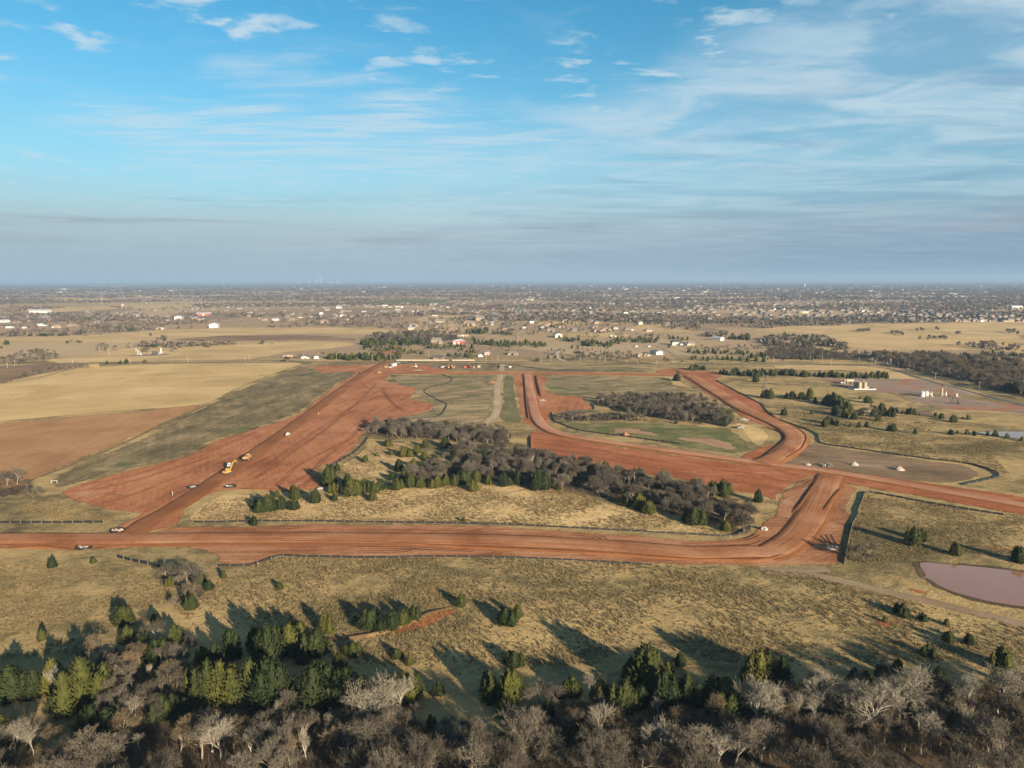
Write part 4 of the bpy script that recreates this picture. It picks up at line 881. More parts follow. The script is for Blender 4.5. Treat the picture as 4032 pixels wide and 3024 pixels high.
PRE = {'cedar': 'dark green cedar', 'brown': 'bare grey-brown tree', 'white': 'bare pale-barked tree', 'leaf': 'bare tan-leaved tree', 'scrub': 'low bare bush'}
vis_sz = lambda t: -t[3] / t[2] if abs(proj(t[1], t[2])[0] - 2016) < 2080 and proj(t[1], t[2], t[3] * 0.8)[1] < 3024 else 1
def place_tree(t, i):
    kind, x, y, h, pl = t
    pr = CED[i % len(CED)] if kind == 'cedar' else BARE[kind][i % len(BARE[kind])]
    if kind == 'cedar': pr = CED[int(RNG.integers(len(CED)))]
    wf = RNG.uniform(0.8, 1.25)
    e = empty('cedar_tree' if kind == 'cedar' else 'bare_tree', (x, y, 0), RNG.uniform(0, 6.28), (h * wf, h * wf, h))
    inst('crown', pr[0], e); inst('trunk', pr[1], e)
    size = ''
    if kind == 'cedar': size = 'small ' if h < 3.2 else ('tall ' if h > 8.5 else '')
    later(e, size + PRE[kind], pl, 'tree', ('cedars ' if kind == 'cedar' else 'bare trees ') + pl)
ced = sorted([t for t in TREES if t[0] == 'cedar'], key=vis_sz); bar = sorted([t for t in TREES if t[0] != 'cedar'], key=vis_sz)
NI = 298
for i, t in enumerate(ced[:NI]): place_tree(t, i)
for i, t in enumerate(bar[:NI]): place_tree(t, i)
def lo_items(lst, src):
    return [(src(t), t[1], t[2], t[3], RNG.uniform(0.9, 1.2), RNG.uniform(0, 6.28), RNG.uniform()) for t in lst]
merge('distant_cedars', lo_items(ced[NI:], lambda t: CED[int(RNG.integers(8))][2]), M['cedar'], 'many small dark green cedars in rows beyond the works', 'cedars')
def forest(name, items, label, cat):
    '''a mass of trees: (kind, variant, x, y, height, turn) as instances on points'''
    kinds = []; cl_ = bpy.data.collections.new(name + '_kinds')
    for st in BARE:
        for j, pr in enumerate(BARE[st]):
            a, b = me_arr(pr[0]), me_arr(pr[1]); me = np_mesh('tree', np.vstack([a[0], b[0]]), np.vstack([a[1], b[1] + len(a[0])]), pr[0].materials[0]); me.materials.append(pr[1].materials[0])
            me.polygons.foreach_set('material_index', np.array([0] * len(a[1]) + [1] * len(b[1]), np.int32)); o = bpy.data.objects.new('%02d_tree' % len(kinds), me); cl_.objects.link(o); kinds.append((st, j))
    me = bpy.data.meshes.new(name); me.vertices.add(len(items)); me.vertices.foreach_set('co', np.array([(t[2], t[3], 0) for t in items], np.float32).ravel())
    for an, ty, va in (('pick', 'INT', [kinds.index((t[0], t[1])) for t in items]), ('turn', 'FLOAT', [t[5] for t in items]), ('tall', 'FLOAT', [t[4] for t in items])): me.attributes.new(an, ty, 'POINT').data.foreach_set('value', np.array(va, np.int32 if ty == 'INT' else np.float32))
    ng = bpy.data.node_groups.new(name, 'GeometryNodeTree'); ng.interface.new_socket('Geometry', in_out='INPUT', socket_type='NodeSocketGeometry'); ng.interface.new_socket('Geometry', in_out='OUTPUT', socket_type='NodeSocketGeometry')
    N = ng.nodes.new; gi, go = N('NodeGroupInput'), N('NodeGroupOutput'); ci = N('GeometryNodeCollectionInfo'); ci.inputs[0].default_value = cl_; ci.inputs[1].default_value = True; ci.inputs[2].default_value = True
    ip = N('GeometryNodeInstanceOnPoints'); ip.inputs['Pick Instance'].default_value = True; L_ = ng.links.new
    def att(n, ty): q = N('GeometryNodeInputNamedAttribute'); q.data_type = ty; q.inputs[0].default_value = n; return q.outputs[0]
    cx = N('ShaderNodeCombineXYZ'); L_(att('turn', 'FLOAT'), cx.inputs[2]); L_(gi.outputs[0], ip.inputs['Points']); L_(ci.outputs[0], ip.inputs['Instance']); L_(att('pick', 'INT'), ip.inputs['Instance Index']); L_(cx.outputs[0], ip.inputs['Rotation']); L_(att('tall', 'FLOAT'), ip.inputs['Scale']); L_(ip.outputs[0], go.inputs[0])
    o = inst(name, me); o.modifiers.new('trees', 'NODES').node_group = ng; tag(o, label, cat, kind='stuff'); print(name, len(items)); return o
def me_arr(me):
    V = np.empty(len(me.vertices) * 3, np.float32); me.vertices.foreach_get('co', V); V = V.reshape(-1, 3)
    me.calc_loop_triangles(); F = np.empty(len(me.loop_triangles) * 3, np.int32); me.loop_triangles.foreach_get('vertices', F); return V.astype(float), F.reshape(-1, 3)
forest('distant_bare_trees', [(t[0], int(RNG.integers(len(BARE[t[0]]))), t[1], t[2], t[3], RNG.uniform(0, 6.28)) for t in bar[NI:]], 'many small leafless trees massed in the farther woods', 'trees')
# wood that goes on below the lower edge of the picture and shades it, and the brush under the trees
r9 = np.random.default_rng(91); it = []
P = WP['front']
while len(it) < 85:
    p = np.array([r9.uniform(-150, 200), r9.uniform(92, 152)])
    if inside(P, p[None])[0] and hid(p): it.append(('brown', int(r9.integers(6)), p[0], p[1], r9.uniform(8, 13), r9.uniform(0, 6)))
forest('near_wood', it, 'leafless wood running on along the lower edge of the picture', 'wood')
def brush(seed, n=46):
    r = np.random.default_rng(seed); V = []; F = []
    for i in range(n):
        a = r.uniform(0, 6.28); d = np.array([math.cos(a) * r.uniform(0.2, 1.0), math.sin(a) * r.uniform(0.2, 1.0), r.uniform(0.35, 1.0)])
        p = np.array([r.normal(0, 0.32), r.normal(0, 0.32), 0.0]); s = np.array([-d[1], d[0], 0]) * r.uniform(0.02, 0.05)
        b = len(V); V += [p - s, p + s, p + d * r.uniform(0.5, 1.0)]; F.append((b, b + 1, b + 2))
    return np.array(V), np.array(F, np.int32)
BR = [brush(40 + i) for i in range(6)]
it = []
for k, n, h in (('front', 2600, (1.2, 2.8)), ('midbelt', 1300, (1.0, 2.4)), ('upper', 700, (1.0, 2.2)), ('copse', 900, (1.0, 2.2)), ('grove', 120, (0.8, 1.8)), ('leftclump', 220, (0.8, 2.0)), ('scrub', 260, (0.8, 1.6)), ('darkwood', 1500, (1.5, 4.0)), ('lanewood', 700, (1.2, 3.0)), ('bandwood', 500, (1.5, 3.0))):
    P = WP[k]; lo, hi = P.min(0), P.max(0)
    if k == 'front': lo = np.maximum(lo, (-190, 130)); hi = np.minimum(hi, (210, 300))
    q = r9.uniform(lo, hi, (n * 6, 2)); q = q[inside(P, q)][:n]
    for p in q: it.append((BR[int(r9.integers(6))], p[0], p[1], r9.uniform(*h), r9.uniform(0.9, 1.5), r9.uniform(0, 6), r9.uniform()))
merge('undergrowth', it, M['brush'], 'grey-brown brush filling the floor of the woods', 'undergrowth')

# ---- tall dry grass
def tuft(seed, n=7):
    r = np.random.default_rng(seed); V = []; F = []
    for i in range(n):
        a = r.uniform(0, 6.28); l = r.uniform(0.15, 0.55); p = np.array([r.normal(0, 0.25), r.normal(0, 0.25), -0.02]); wd = r.uniform(0.10, 0.22)
        s = np.array([-math.sin(a), math.cos(a), 0]) * wd; b = len(V)
        V += [p - s, p + s, p + np.array([math.cos(a) * l, math.sin(a) * l, r.uniform(0.6, 1.0)])]; F.append((b, b + 1, b + 2))
    return np.array(V), np.array(F, np.int32)
TU = [tuft(60 + i) for i in range(8)]
GR = {
 'C': ('C1 -100,120 350,160 800,170 1150,230 1400,420 1600,300 1700,200 C2 0,140 200,88 800,90 1917,98 C3 400,112 1000,140 1917,180 C4 300,200 700,320 1200,430 1700,540 2000,620 2000,900 1500,880 900,870 300,900 0,880 C3 1700,900 1000,720 600,900 0,900 C2 1600,1000 1200,900 900,900 400,800 C1 1900,620 1500,640 1250,420 800,540 700,800 400,800 150,830 -100,860', 30000, (0.3, 0.75)),
 'R': ('B4 840,930 2212,1140 2300,1500 1500,1440 1300,1500 800,1540 730,1500 740,1380 820,1130', 9000, (0.3, 0.65)),
 'M': ('B1 1640,1200 1830,1020 2212,1000 B2 600,1000 1000,950 1900,910 B3 200,915 420,910 700,1005 1000,1085 1700,1265 1880,1328 1000,1285 0,1235 B2 1000,1210 0,1205', 14000, (0.35, 0.8)),
 'N': ('B2 960,495 1400,565 1600,690 1300,800 880,865 740,790 740,725 890,615', 3000, (0.4, 0.8)),
 'E': ('B4 200,340 420,410 520,520 1000,595 1700,690 2000,780 2110,800 1960,650 2300,560 2300,500 1500,470 900,420 300,330', 10000, (0.35, 0.75)),
 'F': ('B4 100,180 500,230 1100,310 1500,340 1400,440 900,420 400,340 160,310', 3000, (0.5, 0.9)),
 'G': ('B1 700,1090 900,1080 1140,1150 900,1220 500,1200 100,1100 300,1020 480,1000', 1200, (0.4, 0.8)),
}
it = []
for k, (sp, n, h) in GR.items():
    P = np.array(parse(sp)); lo, hi = P.min(0), P.max(0); q = r9.uniform(lo, hi, (n * 8, 2)); q = q[inside(P, q)][:n]
    # clumped: keep more where a slow wave field is high
    f = np.sin(q[:, 0] * 0.13 + 2 * np.sin(q[:, 1] * 0.05)) + np.sin(q[:, 1] * 0.17 + 1.7 * np.sin(q[:, 0] * 0.07)) + r9.normal(0, 0.9, len(q))
    for p, ff in zip(q, f):
        if ff > -0.4: it.append((TU[int(r9.integers(8))], p[0], p[1], r9.uniform(*h), r9.uniform(0.9, 1.6), r9.uniform(0, 6), float(np.clip(0.5 + 0.17 * ff + r9.normal(0, 0.12), 0, 0.99))))
merge('tall_grass', it, M['tallgrass'], 'tall straw-coloured dry grass covering the meadows', 'grass')
# ------------------------------------------------------------------ far country: woods, houses, masts
r5 = np.random.default_rng(55)
def wave(x, y, s): return np.sin(x / s + 1.7 * np.sin(y / (1.3 * s) + 0.5)) + np.sin(y / (0.55 * s) + 1.3 * np.sin(x / (1.9 * s)))
OPEN = [np.array(parse(s)) for s in (
 'A1 -300,780 390,912 700,882 1130,802 1260,792 A2 880,765 1150,650 500,628 0,628 A1 1450,650 900,688 300,712 -300,725', 'A4 -100,660 150,615 860,592 2300,575 2300,840 1500,815 750,795 480,690',
 'A2 850,430 1050,398 1680,390 1640,422', 'A2 0,1000 2212,1000 2212,860 1300,860 1250,930 0,930', 'A3 0,1000 2212,1000 2212,640 1100,600 0,640', 'A1 150,495 700,455 1000,450 1000,475 500,500', 'A1 900,445 1680,440 1650,462 1200,475', 'A2 1370,560 1560,530 1900,535 1700,575 1400,585', 'A2 2212,1000 2212,600 1900,600 1200,700 1200,850')]
far = []; cedf = []
Y0, Y1 = 1150.0, 15000.0
tries = 62000
ly = np.exp(r5.uniform(math.log(Y0), math.log(Y1), tries)); lx = r5.uniform(-0.80, 0.80, tries) * ly
wv = 1.3 * wave(lx, ly, 260.0) + 0.8 * wave(lx + 900, ly, 90.0) + 1.3 * np.clip((ly - 1700) / 2500, 0, 1) + 1.0 * (lx / ly) - 0.3
keep = (wv + r5.normal(0, 0.5, tries)) > 0.6
lx, ly = lx[keep], ly[keep]
pts = np.stack([lx, ly], 1); bad = np.zeros(len(pts), bool)
for o in OPEN: bad |= inside(o, pts)
pts = pts[~bad]; print('far trees', len(pts))
for p in pts:
    d = p[1]; k = 1.0 if d < 2500 else min(3.0, d / 2500)
    h = r5.uniform(5, 11) * (1 + 0.10 * (k - 1)); 
    (cedf if r5.uniform() < 0.09 and d < 4000 else far).append((BLOB[int(r5.integers(5))], p[0], p[1], h, r5.uniform(0.9, 1.5) * k, r5.uniform(0, 6.28), r5.uniform()))
merge('far_woods', far, M['farwood'], 'leafless woods and street trees fading into the distance', 'woods')
merge('far_cedars', cedf, M['farcedar'], 'scattered dark evergreens among the far houses', 'cedars')
# belts of bare trees and brush nearer by
it = []
for sp, n, h in (('A1 770,640 950,620 1300,600 1780,590 1800,605 1400,620 1000,650 800,655', 110, (5, 10)), ('A2 540,615 900,600 1300,615 1280,645 900,630 560,625', 90, (5, 10)), ('A1 0,690 150,665 450,650 550,690 300,700 0,705', 60, (4, 8)),
                 ('A3 1330,640 1500,610 1700,640 1650,660 1400,655', 40, (6, 11)), ('A3 1640,690 1900,680 1900,720 1700,720', 40, (5, 9)), ('A4 0,600 300,580 700,590 650,610 200,612', 60, (6, 10)),
                 ('A4 760,650 920,640 900,660 790,655', 16, (5, 8)), ('A4 990,670 1190,660 1190,690', 14, (4, 8)), ('A4 1290,720 1540,700 1570,740 1400,740', 18, (4, 8)), ('A4 1590,770 1900,760 2212,800 2212,840 1800,800', 50, (4, 9)),
                 ('A4 1300,650 1370,640 1360,660', 3, (6, 9)), ('A4 1440,640 1500,630 1490,645', 3, (6, 8)), ('A4 1620,680 1680,670 1660,685', 3, (7, 10)), ('A4 2030,660 2150,650 2212,690 2100,680', 9, (5, 9)), ('A2 60,630 480,620 460,635 80,640', 20, (4, 7)),
                 ('A1 1380,740 1430,720 1440,745', 3, (6, 9)), ('A1 520,700 900,690 880,710 540,710', 10, (4, 7)), ('A1 1200,760 1370,745 1350,765 1210,780', 10, (4, 7)), ('A1 500,765 720,755 700,770', 6, (4, 7)), ('A3 -50,560 700,520 1300,560 1700,600 1650,640 1000,620 300,640 -50,640', 240, (4, 9)), ('A3 -50,650 600,640 1000,640 1050,690 400,700 -50,720', 90, (3, 7)), ('A3 400,720 1000,700 1400,700 1400,735 900,740', 40, (3, 7)), ('A2 1200,640 1500,560 2212,550 2212,660 1700,690 1300,690', 170, (4, 9)), ('A2 100,600 600,540 1200,520 1300,580 900,610 300,620', 210, (4, 9)), ('A1 -50,640 300,560 900,540 1700,540 1700,580 1100,600 500,640', 260, (4, 9)), ('A3 300,830 900,820 1000,860 400,890', 30, (2, 5)), ('A3 1500,800 2212,790 2212,840 1600,850', 60, (2, 5)), ('A2 900,720 1700,720 2200,740 2200,860 1500,870 1000,870', 120, (2, 5))):
    P = np.array(parse(sp)); lo, hi = P.min(0), P.max(0); q = r5.uniform(lo, hi, (n * 30, 2)); q = q[inside(P, q)][:n]
    for p in q: it.append((BLOB[int(r5.integers(5))], p[0], p[1], r5.uniform(*h), r5.uniform(0.9, 1.4), r5.uniform(0, 6.28), r5.uniform()))
merge('far_brush', it, M['farwood'], 'bare thickets between the far hay fields', 'brush')

# ---- houses
def gable(mb_w, mb_r, x, y, L, W, h, rh, along='x', over=0.5, hip=0.0):
    """walls into mb_w, roof into mb_r"""
    sx, sy = (L, W) if along == 'x' else (W, L)
    mb_w.box(x, y, 0, sx, sy, h)
    a, b = L / 2 + over, W / 2 + over; hp = hip * W / 2
    P = [(-a, -b, h), (a, -b, h), (a, b, h), (-a, b, h), (-a + hp, 0, h + rh), (a - hp, 0, h + rh), (-a, -b, h - 0.25), (a, -b, h - 0.25), (a, b, h - 0.25), (-a, b, h - 0.25)]
    if along == 'y': P = [(-q[1], q[0], q[2]) for q in P]
    P = [(q[0] + x, q[1] + y, q[2]) for q in P]
    mb_r.add(P, [(0, 1, 5, 4), (2, 3, 4, 5), (1, 2, 5), (3, 0, 4), (6, 7, 1, 0), (7, 8, 2, 1), (8, 9, 3, 2), (9, 6, 0, 3), (9, 8, 7, 6)])
    if hip == 0:      # gable triangles belong to the wall
        G_ = [(-L / 2, -W / 2, h), (-L / 2, W / 2, h), (-L / 2, 0, h + rh * 0.96), (L / 2, -W / 2, h), (L / 2, W / 2, h), (L / 2, 0, h + rh * 0.96)]
        if along == 'y': G_ = [(-q[1], q[0], q[2]) for q in G_]
        mb_w.add([(q[0] * 1.0 + x, q[1] + y, q[2]) for q in G_], [(0, 1, 2), (3, 5, 4)])
def opening(W_, H_, z, d=0.12):
    m = MB(); m.box(0, 0, z, W_, d, H_); return m
HOUSE = {}
def house_kind(key, wall, roof, style, desc):
    w_, r_ = MB(), MB(); wins = []; doors = []; gar = []; chim = None
    if style == 'hip':
        gable(w_, r_, 0, 0, 18, 11, 3.0, 3.4, hip=1.0); gable(w_, r_, 5.5, -6.2, 7.5, 6.5, 3.05, 2.7, 'y')
        wins = [(-6, -5.5, 1.6), (-3, -5.5, 1.6), (6.0, -9.95, 2.0)]; doors = [(0.2, -5.5)]; chim = (-5, 1.5, 4.2, 2.6)
    elif style == 'gable':
        gable(w_, r_, 0, 0, 16, 9, 3.0, 3.0); gable(w_, r_, -4, -5, 6.5, 6, 3.05, 2.4, 'y')
        wins = [(-4, -8.0, 1.8), (3, -4.5, 1.6), (6, -4.5, 1.4)]; doors = [(0.4, -4.5)]; chim = (4, 1, 4.4, 2.0)
    elif style == 'two':
        gable(w_, r_, 0, 0, 17, 10, 5.4, 3.8, hip=0.4); gable(w_, r_, 7, -5.5, 7, 6, 3.2, 2.6, 'y'); gable(w_, r_, -6, -5.0, 5, 4, 5.45, 2.4, 'y')
        wins = [(-6, -7.0, 1.5), (-2.5, -5.0, 1.5), (1.5, -5.0, 1.5), (7, -8.5, 2.2)]; doors = [(-0.5, -5.0)]; chim = (2, 1, 7.5, 2.6)
    elif style == 'shed':
        gable(w_, r_, 0, 0, 15, 10, 4.0, 1.9, 'y', 0.3); gar = [(-2.6, -7.5, 3.6, 3.2), (2.6, -7.5, 3.0, 3.0)]
    elif style == 'barn':
        gable(w_, r_, 0, 0, 30, 13, 4.4, 2.2, 'x', 0.4); gar = [(0, -6.5, 4.5, 3.6)]
    if style in ('hip', 'gable', 'two'): gar = {'hip': [(-7.4, -5.5, 2.6, 2.3)], 'gable': [(-6.8 + 0, -4.5, 1.2, 2.2)], 'two': [(8.6, -8.5, 2.4, 2.3)]}[style]
    HOUSE[key] = dict(wall=w_.mesh('wall', M[wall]), roof=r_.mesh('roof', M[roof]), wins=wins, doors=doors, gar=gar, chim=chim, wm=M[wall], desc=desc)
house_kind('hip_brick', 'brick', 'roof_grey', 'hip', 'pink-brick house with grey hipped roof')
house_kind('hip_tan', 'tan', 'roof_brown', 'hip', 'tan house with brown hipped roof')
house_kind('gab_cream', 'cream', 'roof_grey', 'gable', 'cream house with grey gabled roof')
house_kind('gab_brick', 'brick', 'roof_dark', 'gable', 'brick house with dark gabled roof')
house_kind('two_white', 'white', 'roof_dark', 'two', 'two-storey white house with dark roof')
house_kind('two_tan', 'tan', 'roof_grey', 'two', 'two-storey tan house with grey roof')
house_kind('hip_white', 'white', 'roof_slate', 'hip', 'white house with slate-blue roof')
house_kind('shed_cream', 'cream', 'roof_metal', 'shed', 'cream metal workshop with pale roof')
house_kind('shed_white', 'white', 'roof_metal', 'shed', 'white metal shed with pale roof')
house_kind('shed_blue', 'white', 'shed' if False else 'roof_slate', 'shed', 'white shed with slate-blue roof')
house_kind('shed_red', 'redmetal', 'roof_metal', 'shed', 'red barn with white metal roof')
house_kind('barn_white', 'white', 'roof_metal', 'barn', 'long low white farm building')
house_kind('barn_red', 'redmetal', 'roof_metal', 'barn', 'long red barn with white roof')
house_kind('barn_tan', 'tan', 'roof_brown', 'barn', 'long tan barn with brown roof')
OP = {}
def opm(kind, W_, H_, z, mat):
    k = (kind, W_, H_, z)
    if k not in OP: OP[k] = opening(W_, H_, z).mesh(kind, mat)
    return OP[k]
def put_house(key, x, y, rz, sc, fine, place, group, label=None):
    H = HOUSE[key]; nm = 'barn' if 'barn' in key else ('shed' if 'shed' in key else 'house')
    e = empty(nm, (x, y, 0), rz, sc)
    inst('wall', H['wall'], e); rf = inst('roof', H['roof'], e)
    for gx, gy, gw, gh in H['gar']: inst('garage_door', opm('garage_door', gw, gh, 0.02, M['white']), e, (gx, gy - 0.04, 0))
    if fine:
        for i, (wx, wy, ww) in enumerate(H['wins']): inst('window', opm('window', ww, 1.5, 0.9, M['glass']), e, (wx, wy - 0.03, 0))
        for dx, dy in H['doors']: inst('door', opm('door', 1.1, 2.1, 0.02, M['dark']), e, (dx, dy - 0.03, 0))
        if H['chim'] and nm == 'house':
            cx, cy, cz, ch = H['chim']; m = MB(); m.box(0, 0, 0, 0.9, 0.9, ch); inst('chimney', m.mesh('chimney', M['brick']), rf, (cx, cy, cz))
    if label: tag(e, label, nm, group)
    else: later(e, H['desc'], place, nm, group)
    return e
NH = 0
def hs(c, lst, place, group):
    global NH
    for tok in lst.split():
        q = tok.split(':'); key = q[0]; x, y, wpx = [float(v) for v in q[1].split(',')]; rz = math.radians(float(q[2])) if len(q) > 2 else RNG.uniform(-0.5, 0.5)
        gx, gy = g(c, x, y); _, _, dep = proj(gx, gy); wm = wpx / CR[c][2] * dep / FPX
        base = 30.0 if 'barn' in key else (11.0 if 'shed' in key else 19.0)
        put_house(key, gx, gy, rz, float(np.clip(wm / base * (0.8 if 'white' in key else 0.92), 0.4, 2.0)), gy < 1500, place, group); NH += 1
hs('A2', 'two_white:440,900,85:15 shed_white:535,900,55:20 barn_tan:290,885,95:25 gab_brick:1590,905,110:-8 two_tan:1575,770,110:0 shed_red:1765,775,85:-15 shed_white:1950,885,55:10 shed_red:2015,868,55:-8 barn_tan:1800,710,110:10 hip_brick:2200,865,70:30', 'along the county road', 'houses along the county road')
hs('A3', 'hip_tan:45,870,95:-10 hip_tan:1140,880,90:25 gab_cream:1200,880,70:30 shed_blue:1280,865,80:20 shed_cream:1105,800,28 shed_blue:1215,800,28 two_white:1450,785,120:0 gab_cream:1560,785,110:12 shed_white:1810,745,80:40 barn_white:1800,695,75:10 hip_brick:2185,755,60:20 shed_cream:430,718,75:5 shed_white:140,640,35 hip_tan:770,670,80:10 barn_white:905,712,70:5 shed_white:1070,660,30 two_tan:370,665,70:-10 gab_brick:30,655,60:0 shed_white:1090,555,55:0 shed_white:1160,548,45:0 shed_red:545,565,45:10 barn_red:355,610,50:5 gab_cream:700,585,80:-8 barn_white:1375,597,50 shed_white:930,648,45 hip_brick:75,722,50', 'among homes beyond the works', 'houses beyond the works')
hs('A2', 'two_tan:1950,575,100:5 gab_cream:1610,590,100:-5 shed_white:1480,635,40 shed_blue:2030,605,50 barn_white:1560,535,60 gab_brick:2165,650,85:10 hip_brick:2070,535,90 shed_white:185,575,50 shed_white:575,520,45 shed_white:760,540,50 shed_white:685,555,30 gab_cream:1240,485,60 shed_white:735,470,50 barn_white:225,440,55 barn_white:1550,440,70 barn_white:1130,448,60 hip_tan:600,590,80 hip_tan:330,575,80 hip_brick:420,535,70 two_white:1390,500,60', 'among homes beyond the works', 'houses beyond the works')
hs('A1', 'barn_white:1205,645,130:5 barn_tan:1330,650,110:-20 shed_white:1850,635,100:15 shed_cream:1400,650,40 barn_white:350,510,380:0 barn_red:1760,530,130:8 shed_white:1545,565,80 two_white:370,620,95 gab_brick:60,630,80 gab_brick:290,580,100 hip_tan:500,635,90 two_white:530,545,60 gab_brick:330,495,80 hip_brick:410,495,60 shed_white:40,590,60 hip_tan:760,555,90 hip_brick:940,565,70 gab_brick:700,560,80 hip_tan:850,565,70 hip_brick:640,620,70 two_tan:390,570,90 gab_cream:1030,520,60 shed_white:215,640,35 hip_tan:1300,530,60 gab_cream:1430,545,60 two_tan:1180,545,70', 'in the left village', 'houses of the village at left')
hs('A4', 'shed_white:790,575,36 shed_cream:835,577,36 gab_cream:430,570,60 hip_tan:650,560,60 hip_tan:715,575,55 shed_white:1835,572,46 barn_white:865,485,75:5 barn_white:2140,455,120:5 gab_cream:735,465,50 hip_brick:30,730,70:20 shed_white:100,470,30 shed_cream:160,470,45', 'beyond the right pasture', 'houses beyond the right pasture')
hs('A3', 'shed_white:1720,575,60 shed_white:1935,577,35 barn_white:2140,560,60 two_tan:2055,562,35', 'beyond the right pasture', 'houses beyond the right pasture')
keys_h = ['hip_tan', 'gab_brick', 'hip_brick', 'gab_cream', 'two_tan', 'two_white', 'hip_tan', 'hip_brick']
def sprinkle(spec, n, keys, gap, ang, place, group, sc=(0.8, 1.15)):
    P = np.array(parse(spec)); lo, hi = P.min(0), P.max(0); got = []
    for _ in range(n * 200):
        if len(got) >= n: break
        p = r5.uniform(lo, hi)
        if not inside(P, p[None])[0] or any(abs(q[0] - p[0]) < gap and abs(q[1] - p[1]) < gap * 1.3 for q in got): continue
        got.append(p); put_house(keys[int(r5.integers(len(keys)))], p[0], p[1], ang + r5.choice([0, 1.571, 3.1416]) + r5.normal(0, 0.12), r5.uniform(*sc), False, place, group)
    global NH; NH += len(got)
# rows of the subdivision at right: dark roofs, pale gables, back to back
cnt = 0
for iy, (cy, n) in enumerate(((571, 26), (552, 26), (533, 24), (517, 22))):
    for i in range(n):
        x = (1000 if iy < 2 else 860) + (2240 - 900) * (i + r5.uniform(0.2, 0.8)) / n
        gx, gy = g('A4', x, cy + r5.uniform(-2, 2))
        put_house(['gab_cream', 'hip_tan', 'gab_brick', 'two_tan'][int(r5.integers(4))], gx, gy, 0.05 + r5.choice([0, 3.14, 1.57]), r5.uniform(0.8, 1.0), False, 'in the right subdivision', 'houses of the subdivision at right'); NH += 1
sprinkle('A1 0,640 0,560 400,500 1100,500 1650,520 1700,560 1200,580 800,610 400,640', 20, keys_h, 26, 0.1, 'in the left village', 'houses of the village at left')
sprinkle('A2 150,600 100,540 600,470 1200,450 1900,440 2212,440 2212,520 1400,520 1300,560 900,590 500,605', 34, keys_h + ['shed_white'], 40, 0.0, 'among homes beyond the works', 'houses beyond the works')
sprinkle('A2 1250,660 1500,570 2212,560 2212,640 1700,680', 14, keys_h + ['shed_cream'], 40, 0.1, 'among homes beyond the works', 'houses beyond the works')
sprinkle('A3 0,640 300,570 1000,580 1600,610 1500,680 600,680', 16, keys_h + ['shed_cream'], 40, 0.1, 'among homes beyond the works', 'houses beyond the works')
sprinkle('A3 0,560 0,450 700,440 1000,470 1500,560 900,570 400,545', 20, keys_h + ['shed_white'], 45, 0.1, 'among homes beyond the works', 'houses beyond the works')
print('houses', NH)
# the rest of the town, one mass of roofs
it_w, it_r, it_k = [], [], []
Hm = {k: HOUSE[k] for k in ('hip_tan', 'gab_cream', 'gab_brick', 'barn_white')}
def me_arr(me):
    V = np.empty(len(me.vertices) * 3, np.float32); me.vertices.foreach_get('co', V); V = V.reshape(-1, 3)
    me.calc_loop_triangles(); F = np.empty(len(me.loop_triangles) * 3, np.int32); me.loop_triangles.foreach_get('vertices', F); return V.astype(float), F.reshape(-1, 3)
arr = {k: (me_arr(v['wall']), me_arr(v['roof'])) for k, v in Hm.items()}
groups = {'pale': [], 'roof': [], 'tanw': [], 'metal': []}
nt = 0
while nt < 2300:
    d = math.exp(r5.uniform(math.log(1900), math.log(13000))); x = r5.uniform(-0.78, 0.78) * d
    dens = 0.25 + 0.9 * (x / d > -0.02) * (d > 2100) + 0.3 * math.sin(x / 500) * math.sin(d / 700)
    if r5.uniform() > dens: continue
    p = np.array([[x, d]])
    if any(inside(o, p)[0] for o in OPEN): continue
    nt += 1
    big = r5.uniform() < (0.02 if d < 4000 else 0.07)
    k = 'barn_white' if big else ('hip_tan', 'gab_cream', 'gab_brick')[int(r5.integers(3))]
    s = r5.uniform(0.8, 1.5) if big else r5.uniform(0.85, 1.2); a = r5.choice([0, 1.57, 3.14]) + r5.normal(0, 0.1)
    if d > 6000 and big: s *= r5.uniform(1.0, 1.6)
    groups['pale' if (big or r5.uniform() < 0.18) else 'tanw'].append((arr[k][0], x, d, s, 1.0, a, 0.0)); groups['metal' if big else 'roof'].append((arr[k][1], x, d, s, 1.0, a, 0.0))
te = empty('far_town', (0, 3000, 0)); tag(te, 'hazy mass of small roofs and pale sheds towards the horizon', 'town', kind='stuff')
for k, mat, nm in (('pale', 'cream', 'pale_walls'), ('tanw', 'tan', 'tan_walls'), ('roof', 'roof_grey', 'roofs'), ('metal', 'roof_metal', 'metal_roofs')):
    Vs, Fs = [], []; b = 0
    for (V, F), x, y, s, wf, a, tn in groups[k]:
        W = V * s; ca, sa = math.cos(a), math.sin(a); X = W[:, 0] * ca - W[:, 1] * sa + x; Yv = W[:, 0] * sa + W[:, 1] * ca + y - 3000
        Vs.append(np.stack([X, Yv, W[:, 2]], 1)); Fs.append(F + b); b += len(V)
    o = inst(nm, np_mesh(nm, np.vstack(Vs), np.vstack(Fs), M[mat]), te); tag(o, kind='stuff')

